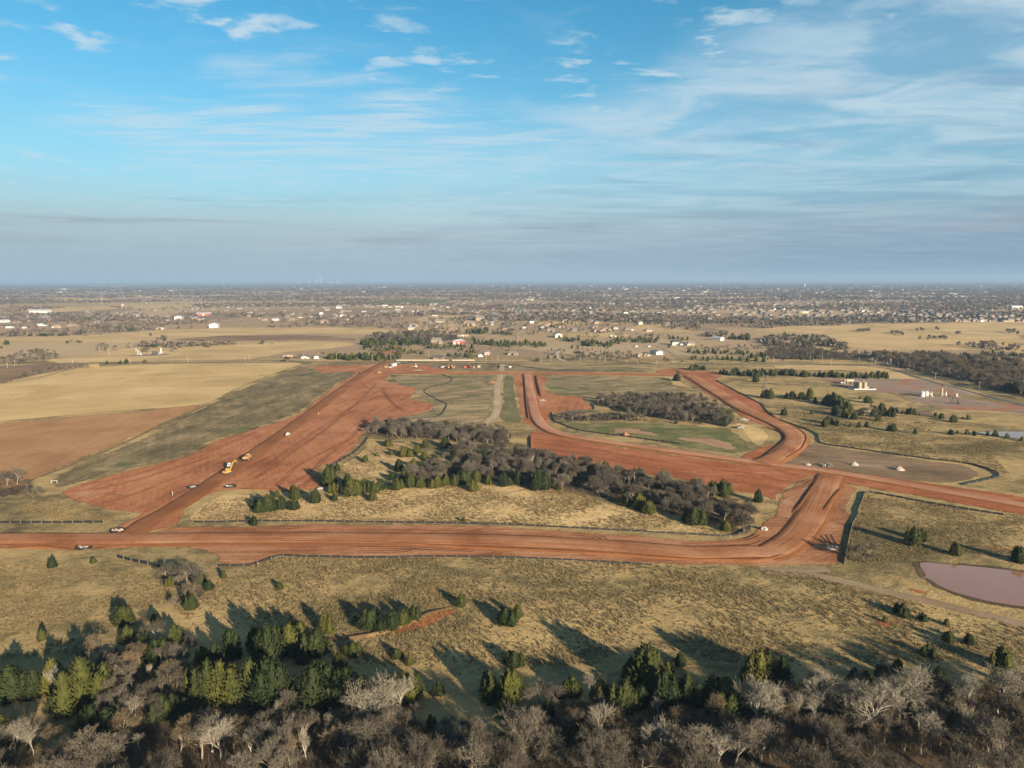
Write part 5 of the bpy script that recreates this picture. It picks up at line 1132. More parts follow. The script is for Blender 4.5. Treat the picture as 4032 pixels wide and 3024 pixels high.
# ---- skyline, water towers, masts
def at_dist(px, d): return (px - 2016) / FPX * d, d
def block(px, d, w_, h, label, name='city_building', step=False):
    x, y = at_dist(px, d); e = empty(name, (x, y, 0)); m = MB(); m.box(0, 0, 0, w_, w_, h * (0.86 if step else 1.0)); m.build('shaft', M['skyline'], e)
    m = MB()
    if step: m.box(0, 0, h * 0.86, w_ * 0.7, w_ * 0.7, h * 0.14)
    else: m.box(0, 0, h, w_ * 0.6, w_ * 0.6, h * 0.08)
    m.build('crown', M['skyline'], e); tag(e, label, 'building', 'city buildings on the horizon')
block(1272, 24000, 75, 270, 'tall pale glass tower rising from the hazy horizon at left', 'city_tower', True)
for i, (px, h, w_, lb) in enumerate(((1185, 70, 90, 'low pale block on the horizon left of the tall tower'), (1225, 95, 80, 'square pale block just left of the tall tower'), (1255, 110, 70, 'narrow pale block touching the left of the tall tower'), (1310, 60, 120, 'wide low pale block right of the tall tower'), (1340, 50, 140, 'widest low block at the right end of the skyline'))):
    block(px, 24000 - i * 40, w_, h, lb)
def water_tower(px, d, h, label):
    x, y = at_dist(px, d); e = empty('water_tower', (x, y, 0)); m = MB(); m.lathe([(h * 0.10, 0), (h * 0.055, h * 0.12), (h * 0.055, h * 0.6)], 12); m.build('stem', M['white'], e)
    m = MB(); m.lathe([(h * 0.055, h * 0.58), (h * 0.22, h * 0.66), (h * 0.26, h * 0.8), (h * 0.2, h * 0.93), (h * 0.02, h)], 16); m.build('bowl', M['white'], e); tag(e, label, 'water tower', 'water towers in the distance')
water_tower(3158, 9000, 52, 'white water tower above the town at right'); water_tower(2830, 16000, 75, 'faint white water tower on the horizon right of centre'); water_tower(891, 17000, 80, 'faint pale water tower on the horizon at left')
def mast(c, x, y, hp, label):
    gx, gy = g(c, x, y); h = hm(c, x, y, hp, 0.0); e = empty('radio_mast', (gx, gy, 0)); m = MB()
    for k in range(3):
        a = 2.094 * k; m.cyl((0.9 * math.cos(a), 0.9 * math.sin(a), 0), (0.35 * math.cos(a), 0.35 * math.sin(a), h), 0.16, 0.1, 4)
    for j in range(14):
        z = h * j / 14; a = 2.094 * j; q = 0.9 - 0.55 * j / 14; m.cyl((q * math.cos(a), q * math.sin(a), z), (q * math.cos(a + 2.094), q * math.sin(a + 2.094), z + h / 14), 0.08, 0.08, 3)
    m.build('lattice', M['galv'], e); m = MB()
    for k in range(3):
        a = 2.094 * k; m.box(1.1 * math.cos(a), 1.1 * math.sin(a), h * 0.93, 0.5, 0.5, 2.2)
    m.cyl((0, 0, h), (0, 0, h * 1.05), 0.08, 0.05, 4); m.build('antenna', M['white'], e); tag(e, label, 'mast', 'radio masts')
mast('A1', 880, 442, 92, 'tall thin radio mast above the far left fields'); mast('A1', 1745, 490, 105, 'radio mast standing by the long red barn'); mast('A3', 1400, 305, 42, 'thin mast in the far trees right of centre'); mast('A3', 1545, 295, 40, 'second thin mast further right in the far trees')
# stone silo
gx, gy = g('A1', 1060, 472); e = empty('silo', (gx, gy, 0)); m = MB(); m.lathe([(6, 0), (6, 16)], 14); m.build('drum', M['tan'], e); m = MB(); m.lathe([(6.2, 16), (4.5, 18.2), (0.4, 19.4)], 14); m.build('dome', M['roof_metal'], e); tag(e, 'round tan silo standing in the far left pasture', 'silo')
# russet trees by the village are plain things too
# ------------------------------------------------------------------ silt fences
POST = MB(); POST.box(0, 0, 0, 0.09, 0.09, 1.25); POST = POST.mesh('post', M['stake'])
def silt(spec, label, h=0.7, posts=True, every=4.5):
    pts = parse(spec); C = catmull(pts, 1.5, False); c0 = C[len(C) // 2]
    e = empty('silt_fence', (c0[0], c0[1], 0))
    L = C - c0; n = len(L); tg = np.gradient(L, axis=0); tg /= np.linalg.norm(tg, axis=1)[:, None] + 1e-9; nr = np.stack([tg[:, 1], -tg[:, 0]], 1)
    top = h + sm(n, 5) * 0.12
    V = []
    for i in range(n):
        s = 0.06 * math.sin(i * 1.9)
        for o, z in ((-0.15, 0.12), (-0.03 + s, 0.3), (-0.02 + s, top[i]), (0.02 + s, top[i]), (0.03 + s, 0.3), (0.15, 0.12)):
            V.append((L[i][0] + nr[i][0] * o, L[i][1] + nr[i][1] * o, z))
    F = [(i * 6 + j, i * 6 + j + 1, i * 6 + j + 7, i * 6 + j + 6) for i in range(n - 1) for j in range(5)]
    inst('fabric', np_mesh('fabric', V, F, M['fabric']), e)
    if posts:
        k = max(1, int(every / 1.5))
        for i in range(0, n, k):
            p = L[i] + nr[i] * (0.14 if nr[i][1] < 0 else -0.14); inst('post', POST, e, (p[0], p[1], 0.02), 0.0, (1, 1, h / 0.95))
    tag(e, label, 'silt fence', 'silt fences around the works')
silt('B1 1870,1600 2212,1590 B2 0,1588 110,1547 230,1514 600,1521 1080,1529 1500,1519 B3 0,1528 500,1546 1000,1576 1240,1592', 'long black silt fence along the near edge of the main red road')
silt('B1 1665,1222 2212,1215 B2 0,1212 700,1215 1500,1228 2212,1243 B3 0,1243 500,1268 1000,1295 1600,1328 1915,1342 2030,1306 2130,1258', 'black silt fence between the main road and the straw mound', 0.8)
silt('B1 0,1230 450,1226 895,1224', 'straight black silt fence at the left edge above the road', 1.0)
silt('B1 1005,1520 1180,1565 1380,1605', 'short leaning black silt fence by the bare grove', 1.1)
silt('B2 985,490 890,600 700,715 640,745', 'black silt fence down the left side of the wood belt', 0.9, every=6)
silt('A2 1625,1040 1710,1080 1640,1125 1515,1150 1472,1190 1560,1245 1668,1300 B2 1668,206 1600,300 1400,325 1150,350 1065,372', 'zigzag black silt fence across the stubble field', 0.8, every=9)
silt('B3 380,275 400,345 480,380 600,425 800,455 1000,480 1250,515 1480,545', 'black silt fence along the green meadow and pale road', 1.0, every=6)
silt('B3 720,200 745,245 640,258 480,268', 'short black silt fence below the red cut strip', 1.0, every=6)
silt('B4 0,205 100,310 250,365 400,420 470,460 510,530 700,560 1000,605 1400,660 1700,695 1900,745 2005,800 1930,830 1700,880', 'long black silt fence around the brown stripped pad', 0.95, every=7)
silt('B4 2040,1135 1500,1050 1100,975 890,945 850,1000 812,1100 815,1130 770,1200 732,1350 708,1470 697,1545', 'black silt fence around the grass corner above the pond', 0.95)
silt('A2 1330,937 1600,942 1900,946 A3 0,952 200,982 430,1006 900,1010 1180,1016', 'far black silt fence between the far red road and county road', 0.8, False)
silt('A3 1800,1095 1960,1180 2212,1310', 'black silt fence on the right of the curving red road', 1.0, every=7)
def inlet(c, x, y, w_, label, a0=0.6, a1=5.9, rz=0.0, mat='stone'):
    w_ *= 0.78; gx, gy = g(c, x, y); e = empty('inlet_barrier', (gx, gy, 0.1), rz); n = 26; V = []
    for i in range(n):
        a = a0 + (a1 - a0) * i / (n - 1)
        for q, z in ((1.12, 0.02), (1.02, 0.4), (1.0, 0.75), (0.985, 0.75), (0.97, 0.4), (0.9, 0.05)): V.append((math.cos(a) * w_ / 2 * q, math.sin(a) * w_ / 2 * q * 0.8, z + 0.06 * math.sin(5 * a)))
    F = [(i * 6 + j, i * 6 + j + 1, i * 6 + j + 7, i * 6 + j + 6) for i in range(n - 1) for j in range(5)]
    inst('fabric', np_mesh('fabric', V, F, M['fabric']), e)
    m = MB()
    for k in range(16):
        m.box(RNG.normal(0, w_ * 0.14), RNG.normal(0, w_ * 0.09), 0, RNG.uniform(0.5, 1.1), RNG.uniform(0.4, 0.9), RNG.uniform(0.25, 0.6), RNG.uniform(0, 3), tx=0.7, ty=0.6)
    m.build('stones', M[mat], e); tag(e, label, 'inlet barrier', 'black fabric rings around drain inlets')
inlet('B1', 1012, 1292, 8, 'crumpled black fabric ring at the road junction on the left', 0.2, 5.2); inlet('B1', 1668, 918, 8, 'black fabric ring with stones left of the diagonal road', 0.5, 6.0, 0.4)
inlet('B1', 1982, 912, 8, 'black fabric ring with pale stones right of the diagonal road', -2.8, 2.4); inlet('B1', 722, 1440, 8, 'black fabric ring with stones below the road at left', 2.9, 6.6)
inlet('A2', 930, 1026, 9, 'black fabric ring at the far top of the diagonal road', 0, 5.5); inlet('A2', 1215, 1052, 9, 'black fabric ring with pale slabs by the staging yard', 0, 5.5); inlet('A2', 490, 1001, 8, 'black fabric ring at the left tip of the clay spur', 0, 5.5); inlet('A2', 662, 961, 9, 'black fabric ring on the upper edge of the clay spur', 0, 5.5)
# ------------------------------------------------------------------ heaps, pipes, stones
def heap(c, x, y, wpx, h, mat, name, label, sx=1.0, lumps=0):
    gx, gy = g(c, x, y); _, _, dep = proj(gx, gy); R_ = wpx / CR[c][2] * dep / FPX / 2; n, k = 18, 5; V = [(0, 0, h)]; F = []
    for j in range(1, k + 1):
        for i in range(n):
            a = 6.283 * i / n; q = R_ * j / k * (1 + RNG.normal(0, 0.06)); V.append((q * math.cos(a) * sx, q * math.sin(a), max(0.0, h * (1 - (j / k) ** 0.9) + (RNG.normal(0, 0.12) * h if j < k else 0)) + 0.1 * (j < k)))
    for i in range(n): F.append((0, 1 + i, 1 + (i + 1) % n))
    for j in range(k - 1):
        for i in range(n):
            a, b = 1 + j * n + i, 1 + j * n + (i + 1) % n; F += [(a, a + n, b + n), (a, b + n, b)]
    e = empty(name, (gx, gy, 0.18)); inst('mound', np_mesh('mound', V, F, M[mat]), e)
    for q in range(lumps):
        a = RNG.uniform(0, 6.28); d = RNG.uniform(0, 0.95) * R_; m = MB(); s = RNG.uniform(0.6, 1.3); m.box(d * math.cos(a), d * math.sin(a) * 0.8, h * (1 - d / R_) * 0.8, s, s * 0.8, s * 0.6, RNG.uniform(0, 3), tx=0.75, ty=0.7); m.build('block', M['stone'], e)
    tag(e, label, 'heap')
heap('B4', 1160, 752, 85, 2.4, 'gravel', 'gravel_heap', 'smooth cone of pale gravel on the brown pad'); heap('B4', 780, 712, 60, 1.8, 'stone', 'rubble_heap', 'heap of broken pale rubble on the gravel apron', 1.2, 14)
heap('B4', 388, 712, 40, 0.8, 'stone', 'rubble_heap', 'low scatter of pale stone near the road corner', 1.2, 6); heap('B3', 1015, 468, 60, 2.4, 'dirtpile', 'dirt_heap', 'rust-coloured brush and dirt heap in the green meadow', 1.0, 0)
heap('A2', 2055, 1112, 85, 2.0, 'dirtpile', 'dirt_heap', 'dark earth heap beside the sandy track', 1.3); heap('A2', 1410, 1003, 70, 0.6, 'stone', 'rubble_heap', 'flat pale stone pad in the staging yard', 1.3, 4)
heap('B4', 595, 1415, 90, 0.7, 'stone', 'rubble_heap', 'pale riprap scatter inside the road bend', 1.0, 16); heap('B4', 20, 1255, 60, 0.7, 'stone', 'rubble_heap', 'pale riprap beside the dark ditch at the bend', 1.0, 10); heap('B3', 2030, 335, 90, 0.6, 'stone', 'rubble_heap', 'grey riprap outfall by the curving red road', 1.0, 14); heap('B3', 300, 170, 50, 0.5, 'stone', 'rubble_heap', 'white stones beside the middle red road', 1.2, 6)
for i, (x, r_, L) in enumerate(((508, 0.8, 2.0), (530, 0.6, 1.8), (560, 1.0, 2.2), (583, 0.6, 1.8))):
    gx, gy = g('B4', x, 724); e = empty('concrete_pipe', (gx, gy, 0.2 + r_), (0.5, -0.9, 0.35, 0.6)[i]); m = MB(); n = 16; V = []
    for y_ in (-L / 2, L / 2):
        for q in (r_, r_ * 0.8):
            for k in range(n): a = 6.283 * k / n; V.append((q * math.cos(a), y_, q * math.sin(a)))
    F = []
    for k in range(n):
        j = (k + 1) % n; F += [(k, j, 2 * n + j, 2 * n + k), (n + j, n + k, 3 * n + k, 3 * n + j), (j, k, n + k, n + j), (2 * n + k, 2 * n + j, 3 * n + j, 3 * n + k)]
    m.add(V, F); m.build('barrel', M['concrete'], e); m = MB(); V2 = []
    for y_ in (L / 2 - 0.25, L / 2 + 0.05):
        for q in (r_ * 1.12, r_ * 1.0):
            for k in range(n): a = 6.283 * k / n; V2.append((q * math.cos(a), y_, q * math.sin(a)))
    m.add(V2, F); m.build('bell', M['concrete'], e)
    tag(e, ('leftmost white concrete pipe standing on the brown pad', 'second white concrete pipe from the left on the brown pad', 'largest white concrete pipe section on the brown pad', 'rightmost small white concrete pipe on the brown pad')[i], 'pipe', 'concrete pipes on the brown pad')
# ------------------------------------------------------------------ vehicles
def wheel(e, x, y, r_, w_, name='wheel'):
    m = MB(); m.lathe([(r_ * 0.9, -w_ / 2), (r_, -w_ * 0.35), (r_, w_ * 0.35), (r_ * 0.9, w_ / 2)], 14); me = m.mesh('tyre', M['black']); m2 = MB(); m2.lathe([(r_ * 0.5, -w_ / 2 - 0.02), (r_ * 0.5, w_ / 2 + 0.02)], 10)
    o = bpy.data.objects.new(name, me); o.location = (x, y, r_); o.rotation_euler = (math.pi / 2, 0, 0); link(o, e); h = bpy.data.objects.new('rim', m2.mesh('rim', M['galv'])); link(h, o)
def pickup(loc, rz, label, mat='white'):
    e = empty('pickup_truck', loc, rz); m = MB()
    m.prism([(-2.9, 0.55), (2.85, 0.55), (2.95, 0.75), (2.85, 1.15), (1.35, 1.28), (-0.95, 1.28), (-0.95, 1.25), (-2.95, 1.25), (-2.95, 0.7)], -0.98, 0.98); m.build('body', M[mat], e)
    m = MB(); m.prism([(1.45, 1.28), (0.75, 1.92), (-0.75, 1.95), (-1.0, 1.28)], -0.86, 0.86); cab = m.build('cab', M[mat], e)
    m = MB(); m.box(1.12, 0, 1.34, 0.06, 1.5, 0.62, ry=-0.83); m.build('windscreen', M['glass'], cab)
    for s in (-1, 1): m = MB(); m.prism([(1.15, 1.36), (0.68, 1.82), (-0.7, 1.84), (-0.85, 1.36)], s * 0.875 - 0.01, s * 0.875 + 0.01); m.build('side_window', M['glass'], cab)
    m = MB(); m.box(-1.95, 0, 1.255, 1.7, 1.6, 0.02); m.build('bed', M['dark'], e)
    for x in (-1.85, 1.85):
        for s in (-0.88, 0.88): wheel(e, x, s, 0.42, 0.28)
    for s in (-0.7, 0.7): m = MB(); m.box(2.93, s, 0.85, 0.06, 0.4, 0.2); m.build('headlight', M['galv'], e)
    m = MB(); m.box(3.0, 0, 0.55, 0.15, 1.9, 0.25); m.build('bumper', M['galv'], e); tag(e, label, 'pickup truck', 'pickup trucks on the site'); return e
def tracks(e, L, gap, w_, h):
    for s in (-1, 1):
        m = MB(); m.prism([(-L / 2, h * 0.5), (-L / 2 + h * 0.35, 0), (L / 2 - h * 0.35, 0), (L / 2, h * 0.5), (L / 2 - h * 0.35, h), (-L / 2 + h * 0.35, h)], s * gap / 2 - w_ / 2, s * gap / 2 + w_ / 2); m.build('track', M['dark'], e)
def excavator(loc, rz, label, boom=0.0, mat='yellow', sc=1.0, raised=True):
    e = empty('excavator', loc, rz, sc); tracks(e, 4.6, 2.6, 0.65, 1.0)
    m = MB(); m.cyl((0, 0, 0.95), (0, 0, 1.2), 0.9, 0.9, 12); m.build('turntable', M['dark'], e)
    m = MB(); m.prism([(-2.9, 1.2), (1.5, 1.2), (1.5, 1.9), (0.6, 2.2), (-2.6, 2.3), (-2.95, 1.8)], -1.35, 1.35); m.build('house', M[mat], e)
    m = MB(); m.box(-2.5, 0, 1.2, 0.9, 2.75, 0.95, tx=0.8); m.build('counterweight', M['orange'], e)
    m = MB(); m.prism([(-0.4, 1.95), (1.45, 1.95), (1.35, 2.6), (1.0, 3.25), (-0.35, 3.25)], 0.35, 1.3); cab = m.build('cab', M[mat], e)
    m = MB(); m.prism([(1.40, 2.1), (1.47, 2.1), (1.32, 2.65), (1.02, 3.15), (0.95, 3.15), (1.25, 2.6)], 0.45, 1.2); m.build('cab_window', M['glass'], cab)
    p0, p1, p2 = ((1.3, -0.2, 1.9), (4.0, -0.2, 6.2), (6.2, -0.2, 7.2)) if raised else ((1.3, -0.2, 1.9), (3.8, -0.2, 4.6), (6.0, -0.2, 3.6)); p3 = (p2[0] + (1.0 if raised else 0.6), -0.2, p2[2] - (2.2 if raised else 2.4))
    m = MB(); m.cyl(p0, p1, 0.38, 0.36, 4); m.cyl(p1, p2, 0.36, 0.28, 4); bm = m.build('boom', M[mat], e)
    m = MB(); m.cyl(p2, p3, 0.26, 0.2, 4); m.build('stick', M[mat], e); m = MB(); m.prism([(p3[0] - 0.7, p3[2] - 0.9), (p3[0] + 0.5, p3[2] - 0.9), (p3[0] + 0.55, p3[2]), (p3[0] - 0.2, p3[2] + 0.2)], -0.8, 0.4); m.build('bucket', M['dark'], e)
    m = MB(); m.cyl((1.8, -0.2, 2.0), (2.9, -0.2, 3.9), 0.12, 0.1, 6); m.build('hydraulic_ram', M['galv'], bm); tag(e, label, 'excavator', 'excavators'); return e
def hauler(loc, rz, label, mat='yellow', sc=1.0):
    e = empty('dump_truck', loc, rz, sc); m = MB(); m.prism([(1.2, 1.0), (4.6, 1.0), (4.7, 1.7), (3.6, 2.2), (1.2, 2.2)], -1.3, 1.3); m.build('bonnet', M[mat], e)
    m = MB(); m.prism([(1.3, 2.2), (2.9, 2.2), (2.6, 3.4), (1.4, 3.4)], -0.9, 0.9); cab = m.build('cab', M[mat], e); m = MB(); m.box(2.80, 0, 2.3, 0.08, 1.5, 0.95, ry=-0.22); m.build('windscreen', M['glass'], cab)
    m = MB(); m.prism([(-5.0, 1.9), (-3.8, 1.2), (0.8, 1.2), (1.0, 2.9), (-4.9, 2.7)], -1.5, 1.5); bd = m.build('dump_bed', M[mat], e); m = MB(); m.box(-2.0, 0, 2.7, 5.0, 2.5, 0.5, tx=0.6, ty=0.5); m.build('load', M['dirtpile'], bd)
    m = MB(); m.box(-1.0, 0, 0.8, 6.5, 1.0, 0.4); m.build('frame', M['dark'], e)
    for x in (3.2, -1.4, -3.2):
        for s in (-1.3, 1.3): wheel(e, x, s, 0.9, 0.65)
    tag(e, label, 'dump truck', 'dump trucks'); return e
def loader(loc, rz, label, mat='yellow', sc=1.0):
    e = empty('wheel_loader', loc, rz, sc); m = MB(); m.prism([(-3.4, 0.9), (0.2, 0.9), (0.2, 2.0), (-3.2, 1.9)], -1.1, 1.1); m.build('body', M[mat], e); m = MB(); m.prism([(-1.2, 1.95), (0.3, 1.95), (0.2, 3.3), (-1.1, 3.3)], -0.75, 0.75); cab = m.build('cab', M['dark'], e)
    m = MB(); m.box(-0.45, 0, 3.3, 1.7, 1.7, 0.12); m.build('canopy', M[mat], cab); m = MB(); m.cyl((0.6, 0.6, 1.6), (3.0, 0.6, 0.8), 0.2, 0.18, 5); m.cyl((0.6, -0.6, 1.6), (3.0, -0.6, 0.8), 0.2, 0.18, 5); m.box(0.8, 0, 0.9, 1.4, 1.2, 0.9); m.build('lift_arm', M[mat], e)
    m = MB(); m.prism([(2.8, 0.1), (4.0, 0.1), (3.9, 0.35), (3.1, 0.5), (2.95, 1.3), (2.7, 1.2)], -1.4, 1.4); m.build('bucket', M[mat], e)
    for x in (-2.2, 1.1):
        for s in (-1.1, 1.1): wheel(e, x, s, 0.8, 0.6)
    tag(e, label, 'loader', 'wheel loaders'); return e
def scraper(loc, rz, label, mat='orange', sc=1.0):
    e = empty('earth_scraper', loc, rz, sc); m = MB(); m.prism([(2.6, 1.1), (6.0, 1.1), (6.1, 2.1), (4.8, 2.4), (2.6, 2.2)], -1.2, 1.2); m.build('tractor', M[mat], e); m = MB(); m.prism([(2.7, 2.2), (4.2, 2.3), (4.0, 3.5), (2.8, 3.5)], -0.7, 0.7); m.build('cab', M['dark'], e)
    m = MB(); m.prism([(1.2, 3.0), (1.8, 3.2), (2.9, 2.6), (2.9, 2.2), (1.7, 2.6), (1.0, 1.4), (0.6, 1.4)], -0.4, 0.4); m.build('gooseneck', M[mat], e); m = MB(); m.prism([(-4.2, 0.9), (0.9, 0.5), (1.1, 2.5), (-4.0, 2.9), (-5.0, 1.8)], -1.6, 1.6); m.build('bowl', M[mat], e)
    for x, s in ((4.2, -1.4), (4.2, 1.4), (-4.4, -1.4), (-4.4, 1.4)): wheel(e, x, s, 1.1, 0.8)
    tag(e, label, 'scraper', 'scrapers'); return e
def tractor(loc, rz, label, mat='redpaint', sc=1.0):
    e = empty('tractor', loc, rz, sc); m = MB(); m.prism([(0.2, 1.0), (2.6, 1.0), (2.7, 1.6), (0.2, 1.9)], -0.5, 0.5); m.build('bonnet', M[mat], e); m = MB(); m.prism([(-1.4, 1.2), (0.3, 1.2), (0.2, 2.9), (-1.2, 2.9)], -0.8, 0.8); cab = m.build('cab', M['glass'], e); m = MB(); m.box(-0.5, 0, 2.9, 1.8, 1.8, 0.15); m.build('roof', M[mat], cab)
    for x, r_ in ((-0.9, 0.95), (2.0, 0.6)):
        for s in (-1.0, 1.0): wheel(e, x, s, r_, 0.5)
    m = MB(); m.box(-3.2, 0, 0.8, 2.6, 2.4, 1.0); m.build('implement', M[mat], e); tag(e, label, 'tractor'); return e
def container(loc, rz, label, mat, sc=(6.0, 2.4, 2.4), name='dumpster', cat='dumpster'):
    e = empty(name, loc, rz); m = MB(); m.box(0, 0, 0.15, sc[0], sc[1], sc[2], tx=1.03, ty=1.03); m.build('body', M[mat], e)
    for i in range(4): m = MB(); m.box(-sc[0] * 0.4 + i * sc[0] * 0.26, -sc[1] / 2 - 0.04, 0.2, 0.15, 0.08, sc[2] * 0.9); m.build('rib', M[mat], e)
    m = MB(); m.box(0, 0, 0.0, sc[0] * 0.96, sc[1] * 0.8, 0.15); m.build('skid', M['dark'], e); tag(e, label, cat); return e
def P3(c, x, y, z=0.12): q = g(c, x, y); return (q[0], q[1], z)
DR = 0.86; ANG = math.radians(92)
excavator(P3('B1', 1965, 815, 0.86), ANG - 0.5, 'yellow excavator with its boom raised on the diagonal road', sc=0.95)
hauler(P3('B1', 2135, 690, 0.86), ANG, 'muddy yellow dump truck ahead of the excavator on the diagonal road', sc=0.95)
pickup(P3('B1', 1978, 745, 0.86), ANG + 0.1, 'white pickup parked beside the yellow excavator boom')
pickup(P3('B2', 295, 478, 0.86), ANG, 'white pickup alone on the diagonal red road')
pickup(P3('B3', 2000, 408, 0.1), 0.4, 'dark blue pickup parked in the straw grass by the copse', 'roof_slate')
loader(P3('A2', 1150, 983), 0.2, 'yellow loader at the left of the staging yard'); pickup(P3('A2', 1175, 982), 0.1, 'white pickup behind the yard loader'); container(P3('A2', 1208, 968), 0.9, 'white box trailer standing in the staging yard', 'white', (7, 2.6, 3.4), 'box_trailer', 'trailer')
loader(P3('A2', 1365, 980), 2.9, 'yellow loader in the middle of the staging yard'); excavator(P3('A2', 1400, 982), 1.9, 'grey excavator with raised boom in the staging yard', mat='galv', sc=0.8)
container(P3('A2', 1548, 982), 0.1, 'low dark dumpster between yard and scrapers', 'dark', (6.5, 2.4, 1.8)); hauler(P3('A2', 1628, 985), -1.9, 'white and grey truck left of the orange scrapers', 'white', 0.8)
scraper(P3('A2', 1668, 983), -1.2, 'orange scraper at the left of the parked three'); scraper(P3('A2', 1690, 972), -1.0, 'yellow scraper at the back of the parked three', 'yellow'); scraper(P3('A2', 1722, 988), -1.6, 'orange scraper at the right of the parked three')
container(P3('A2', 1823, 980), 0.0, 'small orange-red box near the red tractor', 'redpaint', (3, 2, 1.2)); tractor(P3('A2', 1860, 982), -1.0, 'red tractor parked beyond the far road', sc=1.3); loader(P3('A2', 1897, 980), -1.5, 'small brown loader right of the red tractor', 'orange', 0.8); container(P3('A2', 1940, 980), 1.4, 'dark framed dumpster at the right end of the machine row', 'stone', (5, 2.6, 2.6))
container(P3('A3', 18, 980), 0.2, 'small white tank trailer beyond the far red road', 'white', (3.2, 1.8, 1.6), 'tank_trailer', 'trailer'); pickup(P3('A2', 1240, 944), 0.05, 'dark pickup at the edge of the county road', 'roof_slate'); pickup(P3('A2', 1285, 944), 3.1, 'second dark pickup at the edge of the county road', 'dark')
loader(P3('A2', 1085, 1028), 0.1, 'yellow grader at the head of the diagonal road', 'yellow', 0.9)
pickup(P3('A3', 1495, 790), 0.3, 'blue-grey pickup before the big white farmhouse', 'shed'); pickup(P3('A4', 1052, 932), 2.2, 'white pickup driving on the dark lane at right'); pickup(P3('A4', 1230, 980), 2.3, 'white van further down the dark lane at right')
# ------------------------------------------------------------------ oil wells
def oil_tank(c, x, y, r_, h, label, mat='tank'):
    e = empty('oil_tank', P3(c, x, y)); m = MB(); m.lathe([(r_, 0), (r_, h)], 20); s = m.build('shell', M[mat], e); m = MB(); m.lathe([(r_ * 1.02, h), (r_ * 1.02, h + 0.12), (r_ * 0.5, h + 0.55), (0.2, h + 0.7)], 20); lid = m.build('lid', M[mat], e); m = MB(); m.cyl((r_ * 0.4, 0, h + 0.4), (r_ * 0.4, 0, h + 1.1), 0.25, 0.25, 8); m.build('hatch', M['galv'], lid)
    for k in (0.33, 0.66): m = MB(); m.lathe([(r_ * 1.012, h * k), (r_ * 1.012, h * k + 0.12)], 20); m.build('seam', M[mat], e)
    tag(e, label, 'tank', 'oil tanks')
oil_tank('A4', 790, 1128, 2.0, 6.4, 'left rear oil tank of the tan battery, in shade'); oil_tank('A4', 806, 1136, 2.0, 6.6, 'middle rear oil tank of the tan battery'); oil_tank('A4', 822, 1142, 2.0, 6.8, 'front left tan oil tank above the white kerb'); oil_tank('A4', 850, 1132, 2.0, 6.6, 'back right oil tank of the tan battery'); oil_tank('A4', 866, 1142, 2.0, 6.8, 'front right tan oil tank above the white kerb')
e = empty('containment_wall', P3('A4', 858, 1143)); 
for nm_, bx_ in (('front_wall', (0, -3, 22, 0.3)), ('rear_wall', (0, 9, 22, 0.3)), ('side_wall', (-11, 3, 0.3, 12)), ('side_wall', (11, 3, 0.3, 12))): m = MB(); m.box(bx_[0], bx_[1], 0, bx_[2], bx_[3], 1.0); m.build(nm_, M['white'], e)
tag(e, 'low white containment kerb around the tan oil tanks', 'kerb')
e = empty('heater_treater', P3('A4', 715, 1098), 0.1); m = MB(); m.cyl((-1, 0, 3.6), (7, 0, 3.6), 1.5, 1.5, 14); m.build('vessel', M['tank'], e); m = MB(); m.cyl((-2.5, 0, 0), (-2.5, 0, 5.6), 0.9, 0.9, 10); m.build('stack', M['tank'], e)
for x in (0.5, 5.5): m = MB(); m.box(x, 0, 0, 0.5, 2.2, 2.4); m.build('leg', M['tank'], e)
m = MB(); m.cyl((7, 0, 3.6), (9.5, 0, 3.0), 0.4, 0.4, 8); m.cyl((9.5, 0, 3.0), (9.8, 0, 0), 0.4, 0.4, 8); m.cyl((-6, 1, 1.2), (-2.5, 0.5, 1.2), 0.5, 0.5, 8); m.build('pipe', M['galv'], e); tag(e, 'tan horizontal heater treater with stack left of the oil tanks', 'vessel')
oil_tank('A4', 1352, 1205, 2.3, 4.6, 'large white tank left of the sloping stair', 'white'); oil_tank('A4', 1386, 1200, 2.0, 4.2, 'white tank under the catwalk beside the stair', 'white'); oil_tank('A4', 1424, 1196, 1.6, 2.8, 'short tan tank behind the sloping stair', 'tank')
e = empty('tank_stair', P3('A4', 1400, 1210)); m = MB(); m.cyl((0, 0, 5.0), (5.2, 0, 0), 0.3, 0.3, 4); m.cyl((0, 1.0, 5.0), (5.2, 1.0, 0), 0.3, 0.3, 4); m.build('stringer', M['white'], e); m = MB(); m.box(-3.4, 0.5, 4.9, 7, 1.2, 0.2); m.build('catwalk', M['white'], e)
for k in range(9): m = MB(); m.box(0.4 + 0.52 * k, 0.5, 4.6 - 0.5 * k, 0.4, 1.0, 0.08); m.build('step', M['galv'], e)
tag(e, 'white catwalk and sloping stair at the small tanks', 'stair')
def separator(c, x, y, r_, h, mat, label):
    e = empty('separator', P3(c, x, y)); m = MB(); m.lathe([(r_ * 0.9, 0), (r_, 0.3), (r_, h * 0.94), (r_ * 0.5, h)], 14); m.build('vessel', M[mat], e); m = MB(); m.lathe([(r_ * 1.4, 0), (r_ * 1.4, 0.25)], 12); m.build('base', M['concrete'], e); m = MB(); m.cyl((r_, 0, h * 0.3), (r_ + 1.2, 0, h * 0.3), 0.12, 0.12, 6); m.cyl((r_ + 1.2, 0, 0), (r_ + 1.2, 0, h * 0.3), 0.12, 0.12, 6); m.build('pipe', M['galv'], e); tag(e, label, 'separator', 'vertical separators')
separator('A4', 1515, 1198, 1.0, 7.6, 'tank', 'tall tan separator column on the right well pad'); separator('A4', 1550, 1197, 0.7, 4.0, 'white', 'short white separator beside the tall tan column'); separator('A4', 1640, 1205, 0.9, 3.2, 'white', 'squat white vessel right of the short separator')
